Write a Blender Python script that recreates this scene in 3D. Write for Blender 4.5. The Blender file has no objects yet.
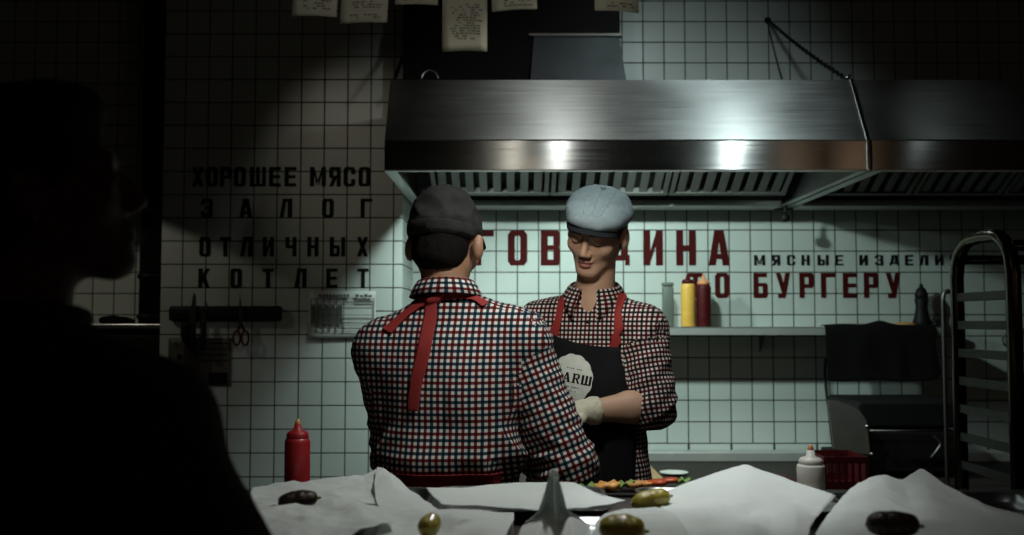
import bpy, bmesh, math, random
import numpy as np
from mathutils import Vector, Matrix, noise
from mathutils.bvhtree import BVHTree

scene = bpy.context.scene
COL = scene.collection
rnd = random.Random(7)
PI = math.pi

# ------------------------------------------------------------------ camera
F_PX, HORIZON, CAM_Z = 996.0, 322.0, 1.45
TILT = math.atan((HORIZON - 267.5) / F_PX)
cam_data = bpy.data.cameras.new('camera')
cam = bpy.data.objects.new('camera', cam_data)
COL.objects.link(cam)
cam.location = (0, 0, CAM_Z)
cam.rotation_euler = (PI / 2 + TILT, 0, 0)
cam_data.sensor_width = 36.0
cam_data.lens = 36.0 * F_PX / 1024.0
cam_data.clip_start = 0.05
cam_data.dof.use_dof = True
cam_data.dof.focus_distance = 2.55
cam_data.dof.aperture_fstop = 3.4
scene.camera = cam

# ------------------------------------------------------------------ world, exposure
world = bpy.data.worlds.new('world')
scene.world = world
world.use_nodes = True
bg = world.node_tree.nodes['Background']
bg.inputs[0].default_value = (1.0, 0.84, 0.70, 1)
bg.inputs[1].default_value = 0.012
scene.view_settings.view_transform = 'Standard'
scene.view_settings.look = 'None'
scene.view_settings.exposure = 0.0
scene.view_settings.gamma = 1.0
scene.view_settings.use_curve_mapping = False

# ------------------------------------------------------------------ lamps
def spot(name, loc, target, power, color, angle, blend, radius):
    d = bpy.data.lights.new(name, 'SPOT')
    d.energy, d.color, d.spot_size, d.spot_blend, d.shadow_soft_size = power, color, math.radians(angle), blend, radius
    o = bpy.data.objects.new(name, d)
    COL.objects.link(o)
    o.location = loc
    o.rotation_euler = (Vector(target) - Vector(loc)).to_track_quat('-Z', 'Y').to_euler()
    return o
def area(name, loc, rot, sx, sy, power, color):
    d = bpy.data.lights.new(name, 'AREA')
    d.shape, d.size, d.size_y, d.energy, d.color = 'RECTANGLE', sx, sy, power, color
    o = bpy.data.objects.new(name, d)
    COL.objects.link(o)
    o.location, o.rotation_euler = loc, rot
    return o
COOL = (0.80, 1.0, 0.97)
# lamp over the pass, ceiling spots before the hood, and added fill spots
spot('pass_and_face_light', (0.14, 1.90, 2.13), (-0.08, 2.15, 1.0), 18, (0.97, 1.0, 0.95), 128, 0.9, 0.035)
spot('pass_and_face_light', (0.03, 1.81, 2.055), (0.20, 2.72, 1.56), 18, (1.0, 0.95, 0.86), 30, 0.6, 0.05)  # added light for the facing cook's face, no fixture hangs here
spot('pass_spot', (0.46, 2.40, 3.05), (0.41, 1.88, 1.1), 64, (0.94, 1.0, 1.0), 22, 1.0, 0.03)
spot('hood_front_spot', (0.20, 2.90, 2.47), (0.22, 3.58, 2.12), 11, (0.97, 1.0, 0.97), 100, 0.8, 0.025)
spot('hood_front_spot', (0.94, 2.90, 2.47), (0.88, 3.58, 2.12), 20, (0.84, 1.0, 1.0), 88, 0.8, 0.03)
spot('hood_front_spot', (1.72, 2.90, 2.47), (1.72, 3.58, 2.12), 0.8, (0.84, 1.0, 1.0), 60, 0.8, 0.02)
spot('prep_spot', (0.45, 2.55, 3.00), (0.30, 2.62, 1.5), 30, (0.93, 1.0, 0.98), 58, 0.6, 0.04)
spot('wall_fill_spot', (0.70, 3.20, 3.08), (0.66, 4.69, 2.40), 9, (0.80, 1.0, 0.98), 76, 1.0, 0.05)  # added fill that grades the tiles above the hood, without a fixture
spot('order_slip_fill', (0.0, 1.15, 2.60), (0.0, 1.76, 2.02), 3.2, (1.0, 0.95, 0.82), 84, 0.6, 0.03)  # added only to brighten the order slips, not a kitchen lamp
spot('pier_fill_spot', (-1.15, 2.60, 2.90), (-0.56, 4.25, 2.02), 7.5, (1.0, 0.88, 0.68), 36, 1.0, 0.04)  # added warm fill for the upper tiles of the pier, source invented
spot('alcove_lamp', (-2.05, 3.75, 2.20), (-2.05, 3.85, 1.0), 3.2, (1.0, 0.93, 0.74), 128, 0.08, 0.02)
# work lamps inside the extractor hood
COOL = (0.78, 1.0, 0.93)
spot('hood_lamp', (-0.24, 3.74, 2.20), (0.24, 4.30, 0.95), 46, COOL, 128, 0.9, 0.03)
spot('hood_lamp', (0.50, 3.74, 2.20), (0.75, 4.25, 1.2), 33, COOL, 125, 0.4, 0.03)
# dim warm lamps in the dining room behind the camera
for x_ in (0.2, 2.25, 2.75):
    d_ = bpy.data.lights.new('dining_lamp', 'POINT')
    d_.energy, d_.color, d_.shadow_soft_size = 1.4, (1.0, 0.66, 0.42), 0.025
    o_ = bpy.data.objects.new('dining_lamp', d_)
    COL.objects.link(o_)
    o_.location = (x_, -1.0, 2.35)

# ------------------------------------------------------------------ pixel rays
def ray(px, py):
    r, u, f = px - 512.0, 267.5 - py, F_PX
    return np.array([r, f * math.cos(TILT) - u * math.sin(TILT), f * math.sin(TILT) + u * math.cos(TILT)])
def P(px, py, Y):
    d = ray(px, py)
    return np.array([0, 0, CAM_Z]) + d * (Y / d[1])
def PZ(px, py, z):
    d = ray(px, py)
    return np.array([0, 0, CAM_Z]) + d * ((z - CAM_Z) / d[2])

# ------------------------------------------------------------------ materials
def mat(name, color, rough=0.5, metal=0.0, nscale=0, namt=0.0, bump=0.0, bscale=60, spec=0.5, sss=0.0, alpha=1.0, trans=0.0, coat=0.0):
    m = bpy.data.materials.new(name)
    m.use_nodes = True
    nt = m.node_tree
    b = nt.nodes['Principled BSDF']
    b.inputs['Base Color'].default_value = (*color, 1)
    b.inputs['Roughness'].default_value = rough
    b.inputs['Metallic'].default_value = metal
    b.inputs['Specular IOR Level'].default_value = spec
    b.inputs['Coat Weight'].default_value = coat
    if sss:
        b.inputs['Subsurface Weight'].default_value = sss
        b.inputs['Subsurface Radius'].default_value = (0.012, 0.004, 0.002)
        b.inputs['Subsurface Scale'].default_value = 1.0
    b.inputs['Alpha'].default_value = alpha
    b.inputs['Transmission Weight'].default_value = trans
    tc = nt.nodes.new('ShaderNodeTexCoord')
    if nscale:
        n = nt.nodes.new('ShaderNodeTexNoise')
        n.inputs['Scale'].default_value = nscale
        n.inputs['Detail'].default_value = 5
        nt.links.new(tc.outputs['Object'], n.inputs['Vector'])
        mx = nt.nodes.new('ShaderNodeMix')
        mx.data_type = 'RGBA'
        mx.inputs['A'].default_value = (*[c * (1 - namt) for c in color], 1)
        mx.inputs['B'].default_value = (*[min(1, c * (1 + namt)) for c in color], 1)
        nt.links.new(n.outputs['Fac'], mx.inputs['Factor'])
        nt.links.new(mx.outputs['Result'], b.inputs['Base Color'])
    if bump:
        n2 = nt.nodes.new('ShaderNodeTexNoise')
        n2.inputs['Scale'].default_value = bscale
        n2.inputs['Detail'].default_value = 6
        nt.links.new(tc.outputs['Object'], n2.inputs['Vector'])
        bp = nt.nodes.new('ShaderNodeBump')
        bp.inputs['Strength'].default_value = bump
        bp.inputs['Distance'].default_value = 0.01
        nt.links.new(n2.outputs['Fac'], bp.inputs['Height'])
        nt.links.new(bp.outputs['Normal'], b.inputs['Normal'])
    return m

def math_node(nt, op, a, b=None, c=None):
    n = nt.nodes.new('ShaderNodeMath')
    n.operation = op
    for i, v in enumerate((a, b, c)):
        if v is None: continue
        if isinstance(v, (int, float)): n.inputs[i].default_value = v
        else: nt.links.new(v, n.inputs[i])
    return n.outputs[0]

def tile_mat(name, axis_u, u0, z0, base=(0.60, 0.655, 0.62), plinth=None):
    """square glazed wall tiles, 10 cm, dark joints; below the plinth height the tiles are twice as long"""
    m = bpy.data.materials.new(name)
    m.use_nodes = True
    nt = m.node_tree
    b = nt.nodes['Principled BSDF']
    geo = nt.nodes.new('ShaderNodeTexCoord')
    sep = nt.nodes.new('ShaderNodeSeparateXYZ')
    nt.links.new(geo.outputs['Object'], sep.inputs[0])
    U, Z = sep.outputs[axis_u], sep.outputs[2]
    un = math_node(nt, 'DIVIDE', math_node(nt, 'SUBTRACT', U, u0), 0.1)
    zn = math_node(nt, 'DIVIDE', math_node(nt, 'SUBTRACT', Z, z0), 0.1)
    if plinth is not None:
        low = math_node(nt, 'LESS_THAN', Z, plinth)
        half = math_node(nt, 'MULTIPLY', low, -0.5)
        un = math_node(nt, 'MULTIPLY', un, math_node(nt, 'ADD', half, 1.0))
    def edge(x):
        f = math_node(nt, 'FRACT', x)
        return math_node(nt, 'MINIMUM', f, math_node(nt, 'SUBTRACT', 1.0, f))
    d = math_node(nt, 'MINIMUM', edge(un), edge(zn))
    ramp = nt.nodes.new('ShaderNodeMapRange')
    ramp.inputs['From Min'].default_value = 0.016
    ramp.inputs['From Max'].default_value = 0.036
    nt.links.new(d, ramp.inputs['Value'])
    # per-tile tone
    comb = nt.nodes.new('ShaderNodeCombineXYZ')
    nt.links.new(math_node(nt, 'FLOOR', un), comb.inputs[0])
    nt.links.new(math_node(nt, 'FLOOR', zn), comb.inputs[1])
    wn = nt.nodes.new('ShaderNodeTexWhiteNoise')
    wn.noise_dimensions = '2D'
    nt.links.new(comb.outputs[0], wn.inputs['Vector'])
    ns = nt.nodes.new('ShaderNodeTexNoise')
    ns.inputs['Scale'].default_value = 6
    nt.links.new(geo.outputs['Object'], ns.inputs['Vector'])
    tone = math_node(nt, 'ADD', 0.88, math_node(nt, 'ADD', math_node(nt, 'MULTIPLY', wn.outputs['Value'], 0.08), math_node(nt, 'MULTIPLY', ns.outputs['Fac'], 0.10)))
    tc = nt.nodes.new('ShaderNodeMix'); tc.data_type = 'RGBA'
    tc.inputs['A'].default_value = (0, 0, 0, 1)
    tc.inputs['B'].default_value = (*base, 1)
    nt.links.new(tone, tc.inputs['Factor'])
    mx = nt.nodes.new('ShaderNodeMix'); mx.data_type = 'RGBA'
    mx.inputs['A'].default_value = (0.035, 0.034, 0.030, 1)
    nt.links.new(tc.outputs['Result'], mx.inputs['B'])
    nt.links.new(ramp.outputs['Result'], mx.inputs['Factor'])
    nt.links.new(mx.outputs['Result'], b.inputs['Base Color'])
    rr = nt.nodes.new('ShaderNodeMapRange')
    rr.inputs['To Min'].default_value = 0.9
    rr.inputs['To Max'].default_value = 0.32
    nt.links.new(ramp.outputs['Result'], rr.inputs['Value'])
    nt.links.new(rr.outputs['Result'], b.inputs['Roughness'])
    bp = nt.nodes.new('ShaderNodeBump')
    bp.inputs['Strength'].default_value = 0.5
    bp.inputs['Distance'].default_value = 0.003
    nt.links.new(ramp.outputs['Result'], bp.inputs['Height'])
    nt.links.new(bp.outputs['Normal'], b.inputs['Normal'])
    return m

def gingham_mat(name, ca, cb, pitch=0.0135, white=(0.74, 0.73, 0.69)):
    """woven check of two stripe colours on white, from the cloth's own metre coordinates (UV)"""
    m = bpy.data.materials.new(name)
    m.use_nodes = True
    nt = m.node_tree
    b = nt.nodes['Principled BSDF']
    b.inputs['Roughness'].default_value = 0.85
    b.inputs['Specular IOR Level'].default_value = 0.2
    uv = nt.nodes.new('ShaderNodeUVMap')
    sep = nt.nodes.new('ShaderNodeSeparateXYZ')
    nt.links.new(uv.outputs[0], sep.inputs[0])
    def stripes(x):
        q = math_node(nt, 'DIVIDE', x, pitch)
        f = math_node(nt, 'FRACT', q)
        tri = math_node(nt, 'ABSOLUTE', math_node(nt, 'SUBTRACT', f, 0.5))
        on = nt.nodes.new('ShaderNodeMapRange')
        on.inputs['From Min'].default_value = 0.22
        on.inputs['From Max'].default_value = 0.28
        nt.links.new(tri, on.inputs['Value'])
        par = math_node(nt, 'FLOOR', math_node(nt, 'MULTIPLY', math_node(nt, 'FRACT', math_node(nt, 'DIVIDE', math_node(nt, 'ADD', q, 0.5), 2.0)), 2.0))
        c = nt.nodes.new('ShaderNodeMix'); c.data_type = 'RGBA'
        c.inputs['A'].default_value = (*ca, 1)
        c.inputs['B'].default_value = (*cb, 1)
        nt.links.new(par, c.inputs['Factor'])
        o = nt.nodes.new('ShaderNodeMix'); o.data_type = 'RGBA'
        o.inputs['A'].default_value = (1, 1, 1, 1)
        nt.links.new(c.outputs['Result'], o.inputs['B'])
        nt.links.new(on.outputs['Result'], o.inputs['Factor'])
        return o.outputs['Result']
    a1, a2 = stripes(sep.outputs[0]), stripes(sep.outputs[1])
    mu = nt.nodes.new('ShaderNodeMix'); mu.data_type = 'RGBA'; mu.blend_type = 'MULTIPLY'
    mu.inputs['Factor'].default_value = 1
    nt.links.new(a1, mu.inputs['A']); nt.links.new(a2, mu.inputs['B'])
    mw = nt.nodes.new('ShaderNodeMix'); mw.data_type = 'RGBA'; mw.blend_type = 'MULTIPLY'
    mw.inputs['Factor'].default_value = 1
    mw.inputs['A'].default_value = (*white, 1)
    nt.links.new(mu.outputs['Result'], mw.inputs['B'])
    nt.links.new(mw.outputs['Result'], b.inputs['Base Color'])
    return m

def brushed_mat(name, base, rough=0.36, aniso=0.85, streak=0.2):
    m = bpy.data.materials.new(name)
    m.use_nodes = True
    nt = m.node_tree
    b = nt.nodes['Principled BSDF']
    b.inputs['Metallic'].default_value = 1.0
    b.inputs['Base Color'].default_value = (*base, 1)
    b.inputs['Anisotropic'].default_value = aniso
    b.inputs['Anisotropic Rotation'].default_value = 0.25
    tc = nt.nodes.new('ShaderNodeTexCoord')
    mp = nt.nodes.new('ShaderNodeMapping')
    mp.inputs['Scale'].default_value = (1.2, 90, 90)
    nt.links.new(tc.outputs['Object'], mp.inputs['Vector'])
    n = nt.nodes.new('ShaderNodeTexNoise')
    n.inputs['Scale'].default_value = 3
    n.inputs['Detail'].default_value = 4
    nt.links.new(mp.outputs[0], n.inputs['Vector'])
    n2 = nt.nodes.new('ShaderNodeTexNoise')
    n2.inputs['Scale'].default_value = 5
    n2.inputs['Detail'].default_value = 4
    nt.links.new(tc.outputs['Object'], n2.inputs['Vector'])
    s = math_node(nt, 'ADD', math_node(nt, 'MULTIPLY', n.outputs['Fac'], 0.6), math_node(nt, 'MULTIPLY', n2.outputs['Fac'], 0.4))
    rr = nt.nodes.new('ShaderNodeMapRange')
    rr.inputs['From Min'].default_value = 0.25
    rr.inputs['From Max'].default_value = 0.75
    rr.inputs['To Min'].default_value = rough * (1 - streak)
    rr.inputs['To Max'].default_value = rough * (1 + streak)
    nt.links.new(s, rr.inputs['Value'])
    nt.links.new(rr.outputs['Result'], b.inputs['Roughness'])
    tg = nt.nodes.new('ShaderNodeCombineXYZ')
    tg.inputs[0].default_value = 1.0
    nt.links.new(tg.outputs[0], b.inputs['Tangent'])
    return m

M = {}
M['steel'] = brushed_mat('brushed_steel', (0.50, 0.52, 0.51), 0.44, 0.78)
M['steel_band'] = brushed_mat('polished_band_steel', (0.50, 0.51, 0.49), 0.23, 0.93, 0.3)
M['steel_plain'] = mat('satin_steel', (0.55, 0.56, 0.55), 0.32, 1.0, 8, 0.15)
M['steel_dark'] = mat('stained_steel', (0.16, 0.15, 0.14), 0.42, 1.0, 6, 0.3)
M['chrome'] = mat('chrome', (0.7, 0.7, 0.68), 0.12, 1.0, 5, 0.05)
M['duct'] = mat('dark_duct', (0.010, 0.009, 0.009), 0.8, 0, 6, 0.3, spec=0.1)
M['galv'] = mat('galvanised_sheet', (0.07, 0.08, 0.085), 0.55, 0.5, 5, 0.8)
M['black'] = mat('black_plastic', (0.010, 0.010, 0.010), 0.55, 0, 20, 0.2, spec=0.2)
M['iron'] = mat('dark_iron', (0.015, 0.014, 0.013), 0.55, 0.2, 20, 0.3, spec=0.2)
M['worktop'] = mat('griddle_black_steel', (0.03, 0.023, 0.018), 0.55, 0, 9, 0.4, spec=0.25)
M['tray_steel'] = mat('tray_steel', (0.30, 0.31, 0.31), 0.3, 1.0, 8, 0.2)
M['meat'] = mat('raw_meat', (0.14, 0.04, 0.03), 0.5, 0, 30, 0.3)
M['rack_rail'] = mat('rack_rail', (0.035, 0.032, 0.03), 0.45, 1.0, 10, 0.3)
M['shelf_steel'] = mat('dull_shelf_steel', (0.50, 0.51, 0.48), 0.42, 0.35, 7, 0.25)
M['skin_dimmed'] = mat('light_dimmed_skin', (0.05, 0.022, 0.013), 0.6, 0, 30, 0.1, spec=0.15)  # skin colour darkened to stand in for dim light on the near face
M['letter_black'] = mat('black_vinyl', (0.010, 0.010, 0.010), 0.7, 0, 30, 0.2, spec=0.1)
M['letter_red'] = mat('dark_red_vinyl', (0.065, 0.006, 0.006), 0.7, 0, 30, 0.2, spec=0.1)
M['paper'] = mat('greaseproof_paper', (0.80, 0.83, 0.81), 0.75, 0, 9, 0.04, 0.15, 90)
M['paper_receipt'] = mat('till_paper', (0.74, 0.72, 0.64), 0.8, 0, 9, 0.05)
_m = M['paper_receipt']; _nt = _m.node_tree
_tr = _nt.nodes.new('ShaderNodeBsdfTranslucent'); _tr.inputs[0].default_value = (0.85, 0.83, 0.72, 1)
_mx = _nt.nodes.new('ShaderNodeMixShader'); _mx.inputs[0].default_value = 0.5
_out = [n for n in _nt.nodes if n.type == 'OUTPUT_MATERIAL'][0]
_nt.links.new(_nt.nodes['Principled BSDF'].outputs[0], _mx.inputs[1]); _nt.links.new(_tr.outputs[0], _mx.inputs[2]); _nt.links.new(_mx.outputs[0], _out.inputs[0])
_m = M['paper']; _nt = _m.node_tree
_tr = _nt.nodes.new('ShaderNodeBsdfTranslucent'); _tr.inputs[0].default_value = (0.78, 0.82, 0.80, 1)
_mx = _nt.nodes.new('ShaderNodeMixShader'); _mx.inputs[0].default_value = 0.3
_out = [n for n in _nt.nodes if n.type == 'OUTPUT_MATERIAL'][0]
_nt.links.new(_nt.nodes['Principled BSDF'].outputs[0], _mx.inputs[1]); _nt.links.new(_tr.outputs[0], _mx.inputs[2]); _nt.links.new(_mx.outputs[0], _out.inputs[0])
M['ink'] = mat('grey_ink', (0.10, 0.10, 0.09), 0.8, 0, 60, 0.5)
M['red_plastic'] = mat('red_plastic', (0.33, 0.012, 0.016), 0.42, 0, 30, 0.12, coat=0.1)
M['yellow_plastic'] = mat('yellow_plastic', (0.80, 0.46, 0.08), 0.42, 0, 30, 0.1)
M['white_plastic'] = mat('white_plastic', (0.75, 0.74, 0.68), 0.45, 0, 30, 0.05)
M['orange_plastic'] = mat('orange_tip', (0.75, 0.30, 0.12), 0.45, 0, 30, 0.05)
M['grey_plastic'] = mat('grey_green_plastic', (0.13, 0.15, 0.13), 0.5, 0, 30, 0.2)
M['red_dark'] = mat('dark_red_plastic', (0.07, 0.004, 0.006), 0.5, 0, 20, 0.2, spec=0.25)
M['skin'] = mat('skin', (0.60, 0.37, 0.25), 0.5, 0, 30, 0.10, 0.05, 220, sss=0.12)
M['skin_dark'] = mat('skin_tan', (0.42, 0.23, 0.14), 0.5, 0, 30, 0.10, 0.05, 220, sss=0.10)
M['lip'] = mat('lips', (0.42, 0.17, 0.14), 0.45, 0, 30, 0.1)
M['hair'] = mat('dark_hair', (0.010, 0.008, 0.007), 0.8, 0, 80, 0.4, 0.6, 300, spec=0.12)
M['hair_brown'] = mat('brown_hair', (0.055, 0.032, 0.02), 0.6, 0, 80, 0.4, 0.6, 300)
M['cap_dark'] = mat('dark_cap_cloth', (0.030, 0.030, 0.029), 0.9, 0, 40, 0.45, 0.3, 300, spec=0.2)
M['cap_denim'] = mat('pale_denim', (0.30, 0.39, 0.42), 0.9, 0, 70, 0.28, 0.25, 400)
M['cap_under'] = mat('dark_brim_cloth', (0.015, 0.02, 0.025), 0.9, 0, 70, 0.2)
M['apron_black'] = mat('black_canvas', (0.010, 0.010, 0.011), 0.9, 0, 120, 0.3, 0.2, 300, spec=0.12)
M['apron_red'] = mat('red_tape', (0.30, 0.022, 0.018), 0.8, 0, 150, 0.2, 0.2, 500)
M['trousers'] = mat('dark_trousers', (0.02, 0.022, 0.028), 0.85, 0, 60, 0.2)
M['shoe'] = mat('black_shoe', (0.012, 0.011, 0.011), 0.5, 0, 60, 0.2)
M['glove'] = mat('cream_glove', (0.66, 0.62, 0.47), 0.6, 0, 40, 0.08, 0.3, 120)
M['badge'] = mat('pale_badge', (0.60, 0.64, 0.58), 0.8, 0, 60, 0.22)
M['sweater'] = mat('near_black_jersey', (0.020, 0.013, 0.011), 0.95, 0, 50, 0.3, 0.3, 200, spec=0.1)
M['pickle'] = mat('gherkin_skin', (0.34, 0.27, 0.035), 0.35, 0, 45, 0.55, 0.4, 90, coat=0.3)
M['floor'] = mat('dark_floor', (0.05, 0.045, 0.04), 0.5, 0, 4, 0.3)
M['plaster'] = mat('dark_paint', (0.035, 0.032, 0.03), 0.8, 0, 3, 0.2)
M['filter_steel'] = mat('filter_steel', (0.20, 0.20, 0.19), 0.55, 0.8, 8, 0.3)
M['rack_steel'] = mat('shade_darkened_tube', (0.075, 0.062, 0.045), 0.25, 1.0, 10, 0.3)  # steel darkened in its colour for the shade around the rack
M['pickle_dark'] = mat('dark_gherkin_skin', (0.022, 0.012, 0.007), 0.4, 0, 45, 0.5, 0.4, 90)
M['wood'] = mat('pale_wood', (0.42, 0.27, 0.14), 0.6, 0, 14, 0.3)
M['bread'] = mat('toasted_bread', (0.55, 0.27, 0.09), 0.7, 0, 30, 0.35)
M['lettuce'] = mat('lettuce', (0.16, 0.30, 0.06), 0.5, 0, 40, 0.4)
M['tomato'] = mat('tomato', (0.55, 0.09, 0.03), 0.35, 0, 40, 0.3)
M['cheese'] = mat('orange_cheese', (0.75, 0.36, 0.09), 0.45, 0, 40, 0.2)
M['onion'] = mat('white_onion', (0.75, 0.74, 0.62), 0.4, 0, 40, 0.1)
M['cloth_black'] = mat('black_cloth', (0.008, 0.007, 0.007), 0.95, 0, 40, 0.3, spec=0.08)
M['grey_sheet'] = mat('dull_grey_sheet', (0.12, 0.11, 0.095), 0.6, 0.2, 12, 0.25)
M['bag'] = mat('clear_plastic', (0.55, 0.55, 0.52), 0.25, 0, 12, 0.1, 0.4, 30, alpha=0.42)
M['brass'] = mat('warm_tube', (0.42, 0.33, 0.20), 0.25, 1.0, 10, 0.15)
M['gingham'] = gingham_mat('check_red_navy', (0.24, 0.035, 0.04), (0.035, 0.085, 0.125), 0.0142, (0.72, 0.71, 0.66))
M['gingham_dark'] = gingham_mat('check_red_black', (0.20, 0.035, 0.04), (0.05, 0.045, 0.05), 0.0125, (0.68, 0.66, 0.62))

# ------------------------------------------------------------------ object helpers
def tag(o, label=None, cat=None, group=None, kind=None):
    if label: o['label'] = label
    if cat: o['category'] = cat
    if group: o['group'] = group
    if kind: o['kind'] = kind
    return o
def thing(name, loc, label, cat, group=None):
    o = bpy.data.objects.new(name, None)
    o.empty_display_size = 0.05
    COL.objects.link(o)
    o.location = loc
    return tag(o, label, cat, group)
def origin_of(o):
    v = Vector((0, 0, 0))
    while o is not None:
        v += Vector(o.location)
        o = o.parent
    return v
def mk(name, verts, faces, m, parent=None, uv=None, smooth=True, origin=None, modifiers=()):
    """one mesh object from world-space vertices; origin: its pivot"""
    verts = np.asarray(verts, dtype=float).reshape(-1, 3)
    base = np.array(origin_of(parent)) if parent is not None else np.zeros(3)
    og = np.array(origin) if origin is not None else (base if parent is not None else np.zeros(3))
    me = bpy.data.meshes.new(name)
    me.from_pydata((verts - og).tolist(), [], [list(map(int, f)) for f in faces])
    me.update()
    if smooth: me.polygons.foreach_set('use_smooth', [True] * len(me.polygons))
    me.materials.append(M[m] if isinstance(m, str) else m)
    if uv is not None:
        l = me.uv_layers.new(name='UVMap')
        l.data.foreach_set('uv', np.asarray(uv, dtype=np.float32).ravel())
    o = bpy.data.objects.new(name, me)
    COL.objects.link(o)
    if parent is not None: o.parent = parent
    o.location = og - base
    for kind, kw in modifiers:
        md = o.modifiers.new(kind.lower(), kind)
        for k, v in kw.items(): setattr(md, k, v)
    return o

class MB:
    def __init__(s): s.v, s.f = [], []
    def add(s, v, f):
        n = len(s.v)
        s.v += [tuple(map(float, p)) for p in v]
        s.f += [[i + n for i in q] for q in f]
        return s
    def box(s, lo, hi, bev=0.0, rz=0.0, pivot=None):
        lo, hi = np.minimum(lo, hi), np.maximum(lo, hi)
        if bev > 0:
            bm = bmesh.new()
            bmesh.ops.create_cube(bm, size=1)
            c, d = (lo + hi) / 2, (hi - lo)
            for v in bm.verts: v.co = Vector((v.co.x * d[0] + c[0], v.co.y * d[1] + c[1], v.co.z * d[2] + c[2]))
            bmesh.ops.bevel(bm, geom=list(bm.edges), offset=min(bev, min(d) * 0.45), segments=2, affect='EDGES', profile=0.5)
            bm.verts.index_update()
            v = [tuple(x.co) for x in bm.verts]
            f = [[x.index for x in q.verts] for q in bm.faces]
            bm.free()
        else:
            v = [(x, y, z) for x in (lo[0], hi[0]) for y in (lo[1], hi[1]) for z in (lo[2], hi[2])]
            f = [(0, 1, 3, 2), (4, 6, 7, 5), (0, 4, 5, 1), (2, 3, 7, 6), (0, 2, 6, 4), (1, 5, 7, 3)]
        if rz:
            c = np.array(pivot) if pivot is not None else (lo + hi) / 2
            v = [(c[0] + (p[0] - c[0]) * math.cos(rz) - (p[1] - c[1]) * math.sin(rz), c[1] + (p[0] - c[0]) * math.sin(rz) + (p[1] - c[1]) * math.cos(rz), p[2]) for p in v]
        return s.add(v, f)
    def prism(s, poly, d):
        """extrude a 3-D polygon along vector d"""
        n = len(poly)
        a = [np.array(p, float) for p in poly]
        b = [p + np.array(d, float) for p in a]
        f = [list(range(n)), list(range(2 * n - 1, n - 1, -1))] + [[(i + 1) % n, i, n + i, n + (i + 1) % n] for i in range(n)]
        return s.add(a + b, f)
    def tube(s, path, r, n=10, closed=False, flat=None):
        path = [np.array(p, float) for p in path]
        L = len(path)
        r = r if hasattr(r, '__len__') else [r] * L
        rings, up = [], None
        for i, p in enumerate(path):
            a = path[i - 1] if (i > 0 or closed) else p
            b = path[(i + 1) % L] if (i < L - 1 or closed) else p
            t = b - a
            t = t / (np.linalg.norm(t) + 1e-12)
            if up is None:
                up = np.array([0, 0, 1.0]) if abs(t[2]) < 0.9 else np.array([1.0, 0, 0])
            sd = np.cross(t, up); sd /= np.linalg.norm(sd) + 1e-12
            up = np.cross(sd, t)
            fr = flat if flat else 1.0
            rings.append([p + r[i] * (math.cos(2 * PI * k / n) * sd + fr * math.sin(2 * PI * k / n) * up) for k in range(n)])
        v = [q for ring in rings for q in ring]
        f = []
        for i in range(L if closed else L - 1):
            j = (i + 1) % L
            for k in range(n):
                f.append([i * n + k, i * n + (k + 1) % n, j * n + (k + 1) % n, j * n + k])
        if not closed:
            f.append(list(range(n))[::-1])
            f.append([(L - 1) * n + k for k in range(n)])
        return s.add(v, f)
    def lathe(s, c, prof, n=28, axis=(0, 0, 1)):
        """prof: (radius, height) pairs along axis"""
        ax = np.array(axis, float); ax /= np.linalg.norm(ax)
        e = np.array([1.0, 0, 0]) if abs(ax[0]) < 0.9 else np.array([0, 1.0, 0])
        e1 = np.cross(ax, e); e1 /= np.linalg.norm(e1); e2 = np.cross(ax, e1)
        c = np.array(c, float)
        v = [c + ax * h + max(r, 1e-4) * (math.cos(2 * PI * k / n) * e1 + math.sin(2 * PI * k / n) * e2) for r, h in prof for k in range(n)]
        f = [[i * n + k, i * n + (k + 1) % n, (i + 1) * n + (k + 1) % n, (i + 1) * n + k] for i in range(len(prof) - 1) for k in range(n)]
        f += [list(range(n))[::-1], [(len(prof) - 1) * n + k for k in range(n)]]
        return s.add(v, f)
    def grid(s, pts):
        """pts: rows x cols of points"""
        R_, C_ = len(pts), len(pts[0])
        return s.add([p for row in pts for p in row], [[i * C_ + j, i * C_ + j + 1, (i + 1) * C_ + j + 1, (i + 1) * C_ + j] for i in range(R_ - 1) for j in range(C_ - 1)])
    def build(s, name, m, parent=None, smooth=False, origin=None, modifiers=()):
        o = mk(name, s.v, s.f, m, parent, None, smooth, origin, modifiers)
        return o
def flat_shade_by_angle(o, deg=35):
    me = o.data
    me.polygons.foreach_set('use_smooth', [True] * len(me.polygons))
    try: me.set_sharp_from_angle(angle=math.radians(deg))
    except Exception: pass
    return o

def crom(pts, n):
    """Catmull-Rom resampling of a list of points to n points"""
    pts = np.asarray(pts, float)
    L = len(pts)
    out = []
    for q in np.linspace(0, L - 1, n):
        i = min(int(q), L - 2)
        t = q - i
        p0, p1, p2, p3 = pts[max(i - 1, 0)], pts[i], pts[i + 1], pts[min(i + 2, L - 1)]
        out.append(0.5 * ((2 * p1) + (-p0 + p2) * t + (2 * p0 - 5 * p1 + 4 * p2 - p3) * t * t + (-p0 + 3 * p1 - 3 * p2 + p3) * t ** 3))
    return np.array(out)

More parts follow.
